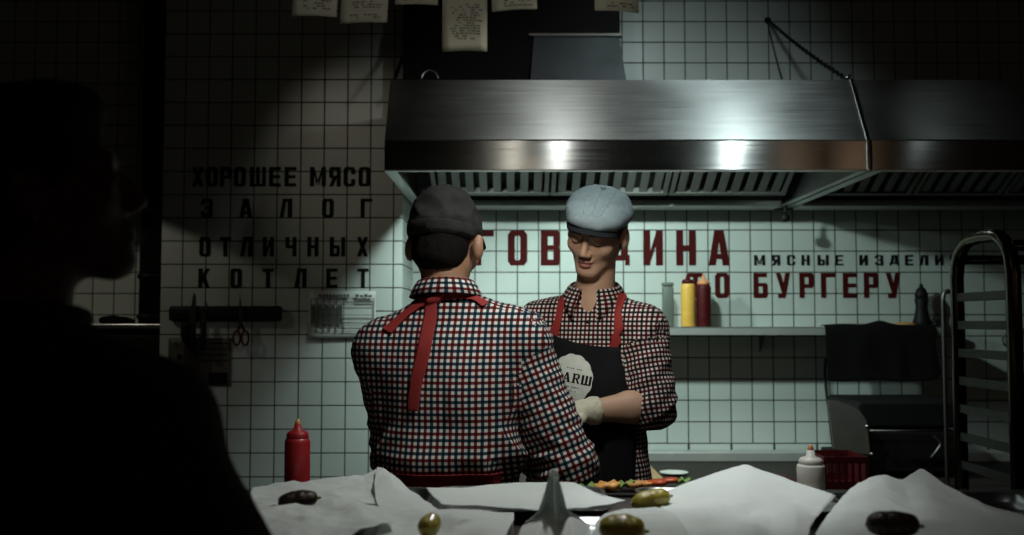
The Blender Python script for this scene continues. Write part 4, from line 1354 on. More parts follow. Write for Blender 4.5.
# ------------------------------------------------------------------ knife bar, poster and price sheet on the pier
a, b = P(170, 321, YP), P(283, 306, YP)
t = thing('magnetic_knife_bar', ((a[0] + b[0]) / 2, YP, (a[2] + b[2]) / 2), 'long black knife bar on the tiled pier', 'knife bar')
MB().box((a[0], YP - .026, a[2]), (b[0], YP - .001, b[2]), .012).build('bar', 'black', t, True)
for x in (180, 273): 
    q = P(x, 313.5, YP - .026)
    MB().lathe(q, [(0, -.004), (.008, 0), (.007, .003), (0, .004)], 12, (0, -1, 0)).build('screw_cap', 'iron', t, True)
def knife(x, ytip, yg, yend, wb, wh, label, mh='black'):
    Yk = YP - .029
    q = P(x, yg, Yk)
    t = thing('knife', q, label, 'knife', None)
    tip, g, e = P(x, ytip, Yk), P(x, yg, Yk), P(x, yend, Yk)
    MB().prism([(g[0] - wb, Yk, g[2]), (g[0] + wb * .6, Yk, g[2]), (g[0] + wb * .6, Yk, tip[2] - .02), (tip[0] + wb * .2, Yk, tip[2])], (0, -.0025, 0)).build('blade', 'steel_dark', t)
    MB().box((g[0] - wh, Yk - .016, e[2]), (g[0] + wh, Yk + .006, g[2] + .004), .006).build('handle', mh, t, True)
knife(193, 292, 324, 352, .020, .013, 'knife with its point up on the black knife bar')
knife(204, 309, 323, 350, .016, .011, 'shorter knife on the black knife bar beside the cleaver')
Yk = YP - .030
t = thing('cleaver', P(191, 322, Yk), 'broad dark cleaver hanging below the black knife bar', 'cleaver')
c0, c1 = P(184, 378, Yk), P(200, 340, Yk)
MB().prism([(c0[0], Yk, c0[2]), (c1[0] - .006, Yk, c0[2]), (c1[0], Yk, c0[2] + .02), (c1[0], Yk, c1[2]), (c0[0], Yk, c1[2])], (0, -.003, 0)).build('blade', 'steel_dark', t)
hh = P(187, 322, Yk)
MB().box((hh[0] - .016, Yk - .022, c1[2] - .01), (hh[0] + .014, Yk + .002, hh[2]), .006).build('handle', 'black', t, True)
t = thing('scissors', P(241, 318, Yk), 'kitchen scissors with red grips on the black knife bar', 'scissors')
tip, piv = P(240, 293, Yk), P(241, 322, Yk)
for s_ in (-1, 1):
    MB().prism([(piv[0] - .005 + s_ * .004, Yk - .002 * s_, piv[2]), (piv[0] + .005 + s_ * .004, Yk - .002 * s_, piv[2]), (tip[0] + s_ * .0015, Yk - .002 * s_, tip[2])], (0, -.002, 0)).build('blade', 'steel_dark', t)
    c = P(241 + s_ * 4.2, 338, Yk)
    MB().tube([c + [math.cos(g) * .015, 0, math.sin(g) * .030] for g in np.linspace(0, 2 * PI, 19)[:-1]] , .0045, 8, True).build('grip', 'red_dark', t, True)
    MB().tube([piv + [0, -.002, 0], c + [-s_ * .004, 0, .03]], .005, 8).build('shank', 'red_dark', t, True)
def paper_on_wall(name, px0, py0, px1, py1, Y, m, label, cat='notice'):
    a, b = P(px0, py1, Y), P(px1, py0, Y)
    t = thing(name, ((a[0] + b[0]) / 2, Y, (a[2] + b[2]) / 2), label, cat)
    rows = []
    for j in range(9):
        rows.append([(a[0] + (b[0] - a[0]) * i / 10, Y - .003 - (.010 * (j / 8) ** 3 * (1 - .5 * i / 10) if name == 'price_sheet' else 0), b[2] + (a[2] - b[2]) * j / 8) for i in range(11)])
    MB().grid(rows).build('sheet', m, t, True, modifiers=[('SOLIDIFY', dict(thickness=.0008))])
    return t, a, b
t, a, b = paper_on_wall('price_sheet', 309, 291, 376, 338.5, YP, 'paper', 'white printed price sheet taped to the pier beside the cook', 'notice')
def ink(mb, a, b, Y, x0, y0, x1, y1):
    """dark rectangle on a sheet; x, y in 0..1 from its top left corner"""
    X0, X1 = a[0] + (b[0] - a[0]) * x0, a[0] + (b[0] - a[0]) * x1
    Z0, Z1 = b[2] + (a[2] - b[2]) * y0, b[2] + (a[2] - b[2]) * y1
    mb.box((X0, Y - .0015, Z1), (X1, Y, Z0))
mb = MB()
Yi = YP - .0145
for y in (.16, .28, .50, .60, .72, .84): ink(mb, a, b, Yi, .03, y, .97 if y in (.16, .84, .28) else .52 + .45 * (y > .45), y + .012)
for x in (.03, .12, .22, .31, .41, .52, .97): ink(mb, a, b, Yi, x, .16, x + .012, .86 if x < .9 else .85)
for x in (.045, .135, .235, .325, .43): ink(mb, a, b, Yi, x, .30, x + .065, .70)
for k in range(9): ink(mb, a, b, Yi, .15 + .052 * k, .07, .15 + .052 * k + .04, .13)
for k in range(4): ink(mb, a, b, Yi, .70 + .065 * k, .07 + .02 * (k % 2), .70 + .065 * k + .05, .13)
ink(mb, a, b, Yi, .70, .20, .96, .225)
mb.build('print', 'ink', t)
t, a, b = paper_on_wall('poster', 168, 338, 232, 386, YP, 'grey_sheet', 'dim grey poster with dark discs under the knife bar', 'poster')
mb = MB()
for x, y, r in ((.12, .12, .006), (.18, .40, .0135), (.20, .40, .009)):
    MB().lathe((a[0] + (b[0] - a[0]) * x, YP - .0030, b[2] + (a[2] - b[2]) * y), [(r, 0), (r, .0016), (0, .0018)], 20, (0, -1, 0)).build('printed_disc', 'letter_black', t)
ink(mb, a, b, YP - .0032, .64, .72, .94, .95)
for k in range(4): ink(mb, a, b, YP - .0032, .50, .10 + .12 * k, .94, .12 + .12 * k)
mb.build('print', 'letter_black', t)

# ------------------------------------------------------------------ the dim alcove beyond the pier
zs = P(110, 324, 4.40)[2]
sx0, sx1 = P(20, 324, 4.40)[0], xp0 - .004
t = thing('side_cabinet', ((sx0 + sx1) / 2, 4.5, 0), 'dark cabinet with a steel edged top in the alcove beyond the pier', 'cabinet')
MB().box((sx0, 4.42, .10), (sx1, YB - .004, zs - .03)).build('body', 'black', t)
MB().box((sx0, 4.39, zs - .022), (sx1, YB - .004, zs), .003).build('top', 'steel_plain', t)
for k in range(2):
    xa = sx0 + (sx1 - sx0) * k / 2 + .01; xb = sx0 + (sx1 - sx0) * (k + 1) / 2 - .01
    d = MB().box((xa, 4.40, .14), (xb, 4.419, zs - .05), .004).build('door', 'iron', t)
    MB().tube([(xb - .04, 4.398, zs - .2), (xb - .04, 4.37, zs - .2), (xb - .04, 4.37, zs - .34), (xb - .04, 4.398, zs - .34)], .005, 8).build('handle', 'steel_dark', d, True)
MB().box((sx0 + .03, 4.45, .001), (sx1 - .03, YB - .03, .10)).build('plinth', 'black', t)
px_ = P(148, 280, 4.44)
t = thing('standpipe', (px_[0], 4.46, zs), 'dark vertical pipe standing at the edge of the tiled pier', 'pipe')
MB().tube([(px_[0], 4.47, zs + .001), (px_[0], 4.47, 3.149)], .048, 20).build('pipe', 'iron', t, True)
for zz in (zs + .02, zs + .2): MB().lathe((px_[0], 4.47, zz), [(.048, 0), (.056, .004), (.056, .022), (.048, .026)], 20).build('clamp', 'black', t, True)
q = P(118, 323, 4.50)
t = thing('folded_bag', (q[0], q[1], zs), 'low dark folded bag lying on the cabinet in the alcove', 'bag')
pr = [('ell', np.array([q[0], q[1], zs + .012]), (.075, .06, .020), None, 0.0), ('ell', np.array([q[0] - .04, q[1], zs + .02]), (.04, .04, .018), None, .02), ('clip', (0, 0, zs + .001), (0, 0, -1))]
lo, hi = bounds(pr[:2], .02)
V2, F2 = run_prims(pr, lo, hi, .006).mesh()
mk('bag', wrinkle(relax(V2, F2, 1), F2, lambda p, n: .004 * nz(p, 25, 25, 25)), F2, 'cloth_black', t)

# ------------------------------------------------------------------ wall shelf and what stands on it
zsh = P(760, 327, 4.48)[2]
wx0, wx1 = P(600, 330, 4.48)[0], P(941, 330, 4.48)[0]
t = thing('wall_shelf', ((wx0 + wx1) / 2, 4.59, zsh), 'steel shelf on the tiled wall holding the sauce bottles', 'shelf')
s = MB().box((wx0, 4.48, zsh - .004), (wx1, YB - .001, zsh))
s.box((wx0, 4.48, zsh - .036), (wx1, 4.484, zsh), .001)
s.build('board', 'shelf_steel', t)
for x in (wx0 + .12, (wx0 + wx1) / 2, wx1 - .08):
    MB().prism([(x, YB - .001, zsh - .005), (x, 4.50, zsh - .005), (x, YB - .001, zsh - .12)], (.004, 0, 0)).build('bracket', 'steel_dark', t)
def bottle(name, x, y, z, r, h, mb_, mc, label, cap_h=.045, group=None, tip=None, squat=False):
    t = thing(name, (x, y, z), label, 'bottle', group)
    MB().lathe((x, y, z), [(r * .90, 0), (r, .006), (r, h * .30), (r * .985, h * .34), (r, h * .38), (r, h * .90), (r * .95, h * .95), (r * .80, h * .985), (r * .62, h)], 30).build('body', mb_, t, True)
    zc = z + h
    MB().lathe((x, y, zc - .004), [(r * .86, 0), (r * .86, cap_h * .32), (r * .72, cap_h * .48), (r * .34, cap_h * .60), (r * .26, cap_h)], 24).build('cap', mc, t, True)
    MB().lathe((x, y, zc + cap_h - .006), [(r * .24, 0), (r * .20, .007), (r * .13, .011), (r * .08, .013)], 14).build('tip', tip or mc, t, True)
    return t
q = P(688.3, 326, 4.545)
bottle('sauce_bottle', q[0], q[1], zsh + .001, .033, .200, 'yellow_plastic', 'red_dark', 'yellow squeeze bottle with a dark red cap on the wall shelf', .036)
q = P(704, 326, 4.545)
bottle('sauce_bottle', q[0], q[1], zsh + .001, .033, .195, 'red_dark', 'orange_plastic', 'dark red squeeze bottle with an orange cap on the wall shelf', .036, tip='orange_plastic')
q = P(668, 326, 4.56)
t = thing('canister', (q[0], q[1], zsh), 'narrow grey green canister on the wall shelf next to the cook', 'canister')
MB().box((q[0] - .024, q[1] - .024, zsh + .001), (q[0] + .024, q[1] + .024, zsh + .185), .006).build('body', 'grey_plastic', t, True)
MB().box((q[0] - .025, q[1] - .025, zsh + .186), (q[0] + .025, q[1] + .025, zsh + .203), .005).build('lid', 'grey_plastic', t, True)
def bun(x, y, z, r, label, h=.03):
    t = thing('bread_bun', (x, y, z), label, 'bun', None)
    MB().lathe((x, y, z), [(r * .8, 0), (r, h * .25), (r * .98, h * .5), (r * .7, h * .9), (0, h)], 24).build('crust', 'bread', t, True)
q = P(856, 326, 4.62); bun(q[0], q[1], zsh + .001, .05, 'flat toasted bun on the shelf before the black cloth', .014)
q = P(905, 326, 4.62); bun(q[0], q[1], zsh + .001, .052, 'flat toasted bun on the shelf beyond the black cloth hump', .022)
q = P(922, 326, 4.625)
t = thing('pepper_mill', (q[0], q[1], zsh), 'tall dark pepper mill at the end of the wall shelf', 'mill')
MB().lathe((q[0], q[1], zsh + .001), [(.040, 0), (.042, .02), (.032, .05), (.026, .09), (.031, .125), (.029, .13)], 24).build('body', 'black', t, True)
MB().lathe((q[0], q[1], zsh + .131), [(.028, 0), (.030, .02), (.020, .045), (.008, .055), (.010, .064), (0, .07)], 24).build('head', 'black', t, True)
q = P(936, 326, 4.58)
t = thing('small_tub', (q[0], q[1], zsh), 'little black tub beside the pepper mill', 'tub')
MB().lathe((q[0], q[1], zsh + .001), [(.014, 0), (.018, .022)], 18).build('pot', 'black', t, True)
MB().lathe((q[0], q[1], zsh + .0235), [(.020, 0), (.020, .006), (0, .008)], 18).build('lid', 'iron', t, True)
# black cloth thrown over the shelf
rows = []
xa, xb = P(826, 350, 4.46)[0], P(938, 350, 4.46)[0]
yb_ = 4.565
n = 40
zl = P(880, 381, 4.46)[2]
for i in range(n + 1):
    f = i / n
    X = xa + (xb - xa) * f
    hump = .022 * math.exp(-((f - .52) / .10) ** 2) + .006 * math.exp(-((f - .2) / .15) ** 2)
    row = []
    for (y, z) in ((4.545, zsh + .004), (4.53, zsh + .006 + hump * .7), (4.51, zsh + .006 + hump), (4.488, zsh + .006 + hump * .6), (4.472, zsh - .012), (4.466, zsh - .06), (4.462, zsh - .12), (4.458, zsh - .18), (4.456, zl - .004 * math.sin(f * 11) + (.03 * max(0, f - .93) / .07))):
        dd = .010 * nz((X, y, z), 14, 3, 4, 3.0) if z < zsh - .02 else 0
        row.append((X + .012 * math.sin((z - zsh) * 20) * (1 if f > .9 else 0), y + dd - .004, z))
    rows.append(row)
tag(MB().grid(rows).build('draped_cloth', 'cloth_black', smooth=True, origin=((xa + xb) / 2, 4.5, zsh), modifiers=[('SOLIDIFY', dict(thickness=.004, offset=1)), ('SUBSURF', dict(levels=1, render_levels=1))]), 'black cloth thrown over the steel wall shelf above the grill', 'cloth')
tag(MB().tube(crom([P(838, 352, YB - .02), P(827, 357, YB - .02), P(825, 372, YB - .02), P(826, 390, YB - .02), P(829, 412, YB - .03), P(832, 440, YB - .05), P(834, 449, YB - .06)], 30), .006, 8).build('power_cable', 'black', smooth=True), 'black power cable looping down the tiles to the grill', 'cable')

# ------------------------------------------------------------------ back worktop and grill
ZW = .81
t = thing('back_worktop', (1.0, 4.2, 0), 'dark stained worktop along the tiled wall under the shelf', 'worktop')
MB().box((-.44, 3.76, ZW - .04), (2.9, YB - .002, ZW), .004).build('top', 'worktop', t)
MB().box((-.44, 4.60, ZW), (2.9, YB - .002, P(700, 452, 4.60)[2]), .006).build('upstand', 'shelf_steel', t)
MB().box((-.42, 3.84, .12), (2.88, YB - .01, ZW - .042)).build('carcass', 'black', t)
for k in range(6):
    x = -.40 + k * .548
    d = MB().box((x, 3.815, .16), (x + .53, 3.838, ZW - .06), .004).build('door', 'steel_dark', t)
    MB().tube([(x + .06, 3.814, ZW - .12), (x + .06, 3.79, ZW - .12), (x + .47, 3.79, ZW - .12), (x + .47, 3.814, ZW - .12)], .006, 8).build('handle', 'steel_plain', d, True)
MB().box((-.38, 3.90, .001), (2.84, YB - .05, .12)).build('plinth', 'black', t)
Yg = 4.12
gx0, gx1 = P(868, 440, Yg)[0], P(952, 440, Yg)[0]
ztop, zmid = P(900, 402, Yg)[2], P(900, 430, Yg)[2]
t = thing('contact_grill', ((gx0 + gx1) / 2, 4.25, ZW), 'black contact grill with a dull grey side guard on the worktop', 'grill')
MB().box((gx0 + .0, Yg + .01, ZW + .02), (gx1 + .05, YB - .14, zmid - .006), .01).build('base', 'iron', t)
MB().box((gx0 - .03, Yg + .03, zmid + .004), (gx1 + .05, YB - .14, ztop), .012).build('lid', 'black', t)
for x in (gx0 + .04, gx1 + .01):
    for y in (Yg + .05, YB - .2): MB().lathe((x, y, ZW + .0005), [(.016, 0), (.014, .021)], 14).build('foot', 'black', t, True)
MB().tube([(gx0 + .0, Yg + .02, zmid), (gx0 + .0, Yg - .03, zmid), (gx1 + .02, Yg - .03, zmid), (gx1 + .02, Yg + .02, zmid)], .005, 8).build('handle', 'steel_dark', t, True)
gp = [(828, 400), (838, 401), (850, 405), (860, 411), (866, 420), (868, 432), (870, 455), (834, 449)]
MB().prism([P(x, y, Yg - .02) for x, y in gp], (0, .012, 0)).build('side_guard', 'grey_sheet', t)
MB().box((P(834, 449, Yg)[0], Yg - .02, ZW + .002), (gx0, Yg + .18, P(850, 452, Yg)[2]), .006).build('guard_foot', 'iron', t)
for x, y in ((867, 426.5), (872, 454)):
    MB().lathe(P(x, y, Yg - .025), [(0, -.004), (.007, -.002), (.007, .004), (0, .006)], 12, (0, -1, 0)).build('bolt', 'steel_plain', t, True)
MB().tube(crom([P(933, 436, Yg - .02), P(941, 443, Yg - .03), P(936, 452, Yg - .03), P(931, 458, Yg - .02)], 12), .007, 8).build('zigzag_highlight', 'steel_dark', t, True)  # bent bar standing in for a zigzag highlight on the grill
# dark red crate
q = P(845, 470, 3.92)
t = thing('plastic_crate', (q[0], q[1], ZW), 'dark red plastic crate on the worktop before the grill', 'crate')
c0, c1 = P(824, 457, 3.84), P(868, 457, 3.84)
for y in (3.84, 4.05):
    mb = MB()
    mb.box((c0[0], y, ZW + .001), (c1[0], y + .006, ZW + .03)); mb.box((c0[0], y, c0[2] - .025), (c1[0], y + .006, c0[2]))
    for k in range(7):
        x = c0[0] + (c1[0] - c0[0] - .01) * k / 6
        mb.box((x, y, ZW + .028), (x + .01, y + .006, c0[2] - .02))
    mb.build('long_side', 'red_dark', t)
for x in (c0[0], c1[0] - .006): MB().box((x, 3.846, ZW + .001), (x + .006, 4.05, c0[2])).build('short_side', 'red_dark', t)
MB().box((c0[0] + .006, 3.846, ZW + .001), (c1[0] - .006, 4.05, ZW + .007)).build('bottom', 'red_dark', t)
q = PZ(674, 475, ZW)
t = thing('plate', (q[0], q[1], ZW), 'small white plate on the dark worktop behind the paper', 'plate')
MB().lathe((q[0], q[1], ZW + .001), [(.03, 0), (.034, .002), (.058, .010), (.060, .012), (.057, .0125), (.034, .006), (0, .005)], 32).build('dish', 'white_plastic', t, True)
a = P(636, 484, 3.80); b = P(668, 482, 3.80)
t = thing('cutting_board', ((a[0] + b[0]) / 2, 3.95, ZW), 'pale wooden board on the worktop behind the young cook', 'board')
mb = MB().prism([(P(634, 481, 3.96)[0], 3.96, ZW + .001), (P(664, 481, 3.96)[0], 3.96, ZW + .001), (P(648, 464, 4.4)[0], 4.4, ZW + .001), (P(630, 464, 4.4)[0], 4.4, ZW + .001)], (0, 0, .022))
mb.build('slab', 'wood', t)
q = P(781, 472, 3.95)
pr = [('ell', np.array([q[0], q[1], ZW + .02]), (.032, .03, .022), None, 0.0), ('ell', np.array([q[0] + .03, q[1] + .01, ZW + .014]), (.025, .025, .016), None, .01), ('clip', (0, 0, ZW + .001), (0, 0, -1))]
lo, hi = bounds(pr[:2], .02)
V2, F2 = run_prims(pr, lo, hi, .005).mesh()
tag(mk('meat_piece', relax(V2, F2, 1), F2, 'meat', origin=(q[0], q[1], ZW)), 'small lump of meat on the worktop near the white bottle', 'meat')

# ------------------------------------------------------------------ tray rack on wheels
RX = 1.43; ya, yb = 3.20, 2.84
ra_, rb_ = P(957, 260, ya), P(1012, 260, yb)
RX = (ra_[0] + rb_[0]) / 2
ztop = P(985, 236, 3.0)[2]
rack = thing('tray_rack', (RX + .22, 3.02, 0), 'tall steel tray rack with rounded corners standing in shade', 'rack')
def rframe(x):
    p = [(x, ya, .12), (x, ya, ztop - .12), (x, ya - .02, ztop - .05), (x, ya - .08, ztop - .008), (x, ya - .16, ztop), (x, yb + .16, ztop), (x, yb + .08, ztop - .008), (x, yb + .02, ztop - .05), (x, yb, ztop - .12), (x, yb, .12)]
    pts = [np.array(p[0])] + [np.array(q) for q in crom(p[1:-1], 30)] + [np.array(p[-1])]
    return MB().tube(pts, .021, 12)
for x in (RX, RX + .46):
    rframe(x).build('side_frame', 'rack_steel', rack, True)
    for k in range(14):
        z = ztop - .17 - .088 * k
        if z < .2: break
        s_ = 1 if x == RX else -1
        mb = MB().box((x - .010 * s_, yb + .018, z - .024), (x - .006 * s_ + .004 * s_, ya - .018, z + .002))
        mb.box((x - .008 * s_, yb + .018, z - .024), (x + .024 * s_, ya - .018, z - .020))
        mb.build('tray_runner', 'rack_rail', rack)
for y in (ya, yb):
    for z in (.16, ztop - .04 if y == yb else ztop - .06):
        MB().tube([(RX, y, z), (RX + .46, y, z)], .016, 10).build('cross_bar', 'rack_steel', rack, True)
for x in (RX, RX + .46):
    for y in (ya, yb):
        w = MB().lathe((x - .012, y, .06), [(.0, -.001), (.058, 0), (.060, .006), (.060, .018), (.058, .024), (0, .025)], 20, (1, 0, 0)).build('wheel', 'black', rack, True)
        MB().box((x - .022, y - .018, .075), (x + .026, y + .018, .121), .004).build('fork', 'steel_dark', rack)
z = ztop - .17 - .088 * 2
t = thing('bread_bag', (RX + .14, 3.0, z), 'crumpled clear plastic bag lying in the tray rack', 'bag')
pr = [('ell', np.array([RX + .20, 3.02, z + .030]), (.13, .12, .030), None, 0.0), ('ell', np.array([RX + .11, 2.98, z + .03]), (.05, .07, .03), None, .03), ('cone', (RX + .10, 2.97, z + .02), (RX + .05, 2.92, z + .045), .022, .010, .02), ('clip', (0, 0, z - .016), (0, 0, -1))]
lo, hi = bounds(pr[:3], .02)
V2, F2 = run_prims(pr, lo, hi, .008).mesh()
mk('bag', wrinkle(relax(V2, F2, 1), F2, lambda p, n: .009 * (1 - 2.2 * abs(nz(p, 22, 22, 22, 3)))), F2, 'bag', t)
t = thing('sheet_tray', (RX + .23, 3.02, z - .02), 'steel tray slid into the rack under the plastic bag', 'tray')
MB().box((RX + .004, yb + .02, z - .0195), (RX + .456, ya - .02, z - .017)).build('pan', 'steel_dark', t)
q = P(943, 300, 3.9)
t = thing('steel_rod', (q[0], 3.9, 0), 'thin upright steel rod between the shelf end and the rack', 'rod')
MB().tube(crom([(q[0] + .06, 3.9, P(943, 293, 3.9)[2] - .01), (q[0] + .02, 3.9, P(943, 291, 3.9)[2]), (q[0] + .002, 3.9, P(943, 297, 3.9)[2]), (q[0], 3.9, P(943, 320, 3.9)[2]), (q[0], 3.9, ZW + .4), (q[0], 3.9, ZW + .012)], 40), .008, 8).build('rod', 'steel_dark', t, True)
MB().lathe((q[0], 3.9, ZW + .0005), [(.04, 0), (.04, .008), (.012, .014)], 18).build('foot', 'steel_dark', t, True)

# ------------------------------------------------------------------ the pass counter
ZC = 1.09
t = thing('pass_counter', (0.1, 1.74, 0), 'steel pass counter covered with paper-lined trays', 'counter')
MB().box((-2.3, 1.34, ZC - .04), (2.5, 2.17, ZC), .004).build('top', 'steel_dark', t)
MB().box((-2.28, 1.37, .10), (2.48, 2.14, ZC - .042)).build('body', 'iron', t)
MB().box((-2.24, 1.42, .001), (2.44, 2.10, .10)).build('plinth', 'black', t)

def tray(cx, cy, w, d, label, rz=0.0):
    t = thing('serving_tray', (cx, cy, ZC), label, 'tray', None)
    def ring(a, b, z, r, n=8):
        out = []
        for sx, sy, a0 in ((1, 1, 0), (-1, 1, PI / 2), (-1, -1, PI), (1, -1, 1.5 * PI)):
            for k in range(n + 1):
                g = a0 + PI / 2 * k / n
                x, y = sx * (a / 2 - r) + r * math.cos(g), sy * (b / 2 - r) + r * math.sin(g)
                out.append((cx + x * math.cos(rz) - y * math.sin(rz), cy + x * math.sin(rz) + y * math.cos(rz), z))
        return out + [out[0]]
    rings = [ring(w - .05, d - .05, ZC + .001, .03), ring(w - .03, d - .03, ZC + .006, .035), ring(w - .012, d - .012, ZC + .020, .04), ring(w, d, ZC + .022, .045), ring(w, d, ZC + .0235, .045), ring(w - .016, d - .016, ZC + .0225, .04), ring(w - .034, d - .034, ZC + .009, .035), ring(w - .052, d - .052, ZC + .004, .03)]
    mb = MB().grid(rings)
    c = len(rings[0])
    mb.f.append(list(range(c - 1))[::-1]); mb.f.append([(len(rings) - 1) * c + k for k in range(c - 1)])
    mb.build('pan', 'tray_steel', t, True)
    return t
def TP(px, py): return PZ(px, py, ZC + .02)
for px, py, w, d, lb in ((345, 500, .33, .26, 'steel tray under crumpled paper beside the red bottle'), (520, 499, .34, .27, 'steel tray with flat white paper behind the upright paper twist'),
                         (735, 500, .36, .27, 'steel tray under the big peaked white paper'), (945, 505, .38, .26, 'steel tray under the shaded grey paper by the rack')):
    q = TP(px, py); tray(q[0], q[1], w, d, lb)
for px, py, w, d, lb in ((440, 532, .24, .24, 'near steel tray under the folded paper with the round gherkin'), (640, 530, .30, .24, 'near steel tray under the paper with the large gherkin'), (285, 530, .24, .22, 'near steel tray under the grey crumpled sheet')):
    q = TP(px, py); tray(q[0], q[1] - .02, w, d, lb)

SHEETS = []
def soft(pts, n):
    pts = np.asarray(pts, float)
    q = np.linspace(0, len(pts) - 1, n)
    lin = np.stack([np.interp(q, np.arange(len(pts)), pts[:, k]) for k in range(3)], 1)
    return lin * .72 + crom(pts, n) * .28
def sheet(ctrl, label, seed, amp=.006, m='paper', n=56, base=ZC + .0245, freq=9, parent=None):
    base = base + .0012 * len(SHEETS)
    A = np.array([[PZ(c[0], c[1], base + c[2]) for c in row] for row in ctrl])
    rows = np.stack([soft(A[i], n) for i in range(A.shape[0])])
    G = np.stack([soft(rows[:, j], n) for j in range(n)], 1)
    for i in range(n):
        for j in range(n):
            p = G[i, j]
            r1 = 1 - 2.6 * abs(nz((p[0], p[1], 0), freq, freq, 1, seed))
            r2 = 1 - 2.6 * abs(nz((p[0] + p[1], p[1] - p[0], 0), freq * 2.2, freq * 1.3, 1, seed + 7))
            ds = noise.voronoi(Vector((p[0] * 13 + seed * 3, p[1] * 11 - seed, seed)))[0]
            r3 = (ds[1] - ds[0]) * 1.4 - .6
            z = p[2] + amp * r1 + amp * .45 * r2 - amp * 1.3 * r3
            G[i, j, 2] = z if z > base + .004 else base + .004 * math.exp((z - base - .004) / .012)
    mbs = MB().grid([list(r) for r in G])
    SHEETS.append(bvh_of(mbs.v, mbs.f))
    o = MB().grid([list(r) for r in G]).build('folded_flap' if parent else 'paper_sheet', m, parent, smooth=True, origin=G[n // 2, n // 2], modifiers=[('SOLIDIFY', dict(thickness=.0006, offset=1))])
    return o if parent else tag(o, label, 'paper', 'greaseproof sheets on the pass')
# control points: pixel column, pixel row, height over the tray rim (the depth follows from them)
B_ = sheet([[(252, 489, .000), (276, 485, .004), (302, 484, .002), (332, 480, .012), (362, 477, .016), (376, 470, .030)],
       [(250, 496, .004), (278, 493, .000), (304, 491, .006), (334, 488, .006), (364, 485, .012), (384, 480, .020)],
       [(252, 503, .000), (280, 500, .004), (306, 498, .002), (336, 495, .008), (366, 494, .004), (388, 492, .010)],
       [(256, 512, .000), (282, 508, .002), (308, 508, .000), (338, 505, .004), (368, 506, .000), (390, 506, .000)]], 'white crumpled sheet with a raised corner beside the red bottle', 1.0, .004)
sheet([[(426, 489, .000), (462, 491, -.004), (492, 486, .000), (530, 483, .002), (574, 484, .000), (600, 497, .000)],
       [(432, 497, .000), (468, 497, -.006), (500, 494, -.004), (536, 492, -.003), (578, 494, -.004), (612, 499, .000)],
       [(442, 505, .004), (476, 507, .000), (506, 509, .002), (542, 511, .002), (580, 509, .004), (626, 502, .002)]], 'smooth white sheet on the tray before the cook in the dark cap', 2.0, .0018)
sheet([[(377, 469, .034), (384, 470, .034), (392, 474, .030)],
       [(374, 484, .020), (392, 481, .026), (410, 489, .012)],
       [(376, 500, .006), (398, 496, .010), (424, 501, .004)],
       [(380, 515, .000), (406, 514, .002), (440, 512, .000)]], '', 2.5, .0025, parent=B_)
sheet([[(384, 514, .000), (420, 512, .006), (456, 511, .010), (490, 512, .006), (514, 514, .006)],
       [(380, 522, .004), (420, 519, .008), (462, 521, .022), (492, 520, .004), (514, 522, .000)],
       [(376, 536, .000), (424, 534, .000), (446, 536, .006), (484, 530, .016), (508, 532, .004)],
       [(366, 556, .000), (424, 556, .004), (454, 556, .000), (484, 556, .000), (502, 556, .000)]], 'folded white sheet around the small round gherkin', 3.0, .003)
sheet([[(549.5, 474, .098), (552, 470, .098), (554, 469, .098), (557, 472, .098), (558, 478, .096)],
       [(545, 492, .066), (550, 488, .060), (554, 490, .070), (560, 490, .060), (563, 494, .066)],
       [(538, 512, .034), (547, 506, .024), (555, 510, .034), (563, 506, .024), (567, 510, .034)],
       [(522, 526, .004), (542, 517, .024), (556, 524, .010), (571, 518, .022), (590, 526, .002)],
       [(512, 556, .000), (536, 540, .016), (554, 556, .000), (574, 542, .014), (588, 554, .000)]], 'sheet twisted up into a tall pointed corner between the trays', 4.0, .0006)
sheet([[(642, 500, .000), (668, 491, .010), (700, 480, .024), (736, 467, .040), (748, 465, .042), (788, 480, .024), (836, 497, .010)],
       [(652, 504, .004), (678, 498, .010), (708, 489, .022), (740, 480, .034), (756, 479, .034), (790, 490, .020), (830, 504, .008)],
       [(660, 508, .002), (688, 506, .004), (716, 500, .012), (746, 496, .022), (764, 497, .018), (792, 504, .010), (822, 512, .006)],
       [(668, 516, .010), (694, 516, .016), (722, 514, .012), (750, 516, .002), (770, 514, .006), (796, 512, .016), (816, 520, .004)],
       [(680, 530, .004), (704, 528, .010), (730, 528, .008), (754, 526, .012), (774, 530, .002), (796, 530, .006), (810, 530, .002)],
       [(690, 558, .000), (710, 556, .002), (734, 556, .000), (756, 556, .004), (776, 556, .000), (794, 556, .002), (806, 556, .000)]], 'large bright white sheet rising to a peak at its back edge', 5.0, .0018)
sheet([[(838, 504, .004), (850, 490, .018), (868, 480, .028), (886, 477, .032), (902, 482, .026), (922, 470, .040), (946, 486, .026), (984, 506, .012), (1022, 515, .004)],
       [(832, 511, .002), (848, 499, .016), (868, 490, .026), (888, 488, .024), (906, 491, .016), (926, 484, .026), (952, 494, .018), (988, 510, .010), (1026, 518, .002)],
       [(826, 519, .000), (846, 510, .010), (866, 502, .016), (890, 502, .012), (910, 504, .006), (932, 500, .014), (958, 504, .010), (992, 514, .006), (1030, 521, .000)],
       [(818, 532, .000), (842, 524, .008), (866, 518, .008), (892, 518, .002), (914, 519, .002), (938, 516, .006), (964, 516, .004), (996, 519, .002), (1034, 525, .000)],
       [(806, 556, .000), (838, 552, .000), (866, 548, .000), (894, 544, .000), (918, 542, .000), (942, 540, .000), (968, 538, .000), (1000, 536, .000), (1040, 536, .000)]], 'shaded grey looking sheet humped up beside the tray rack', 6.0, .0025)
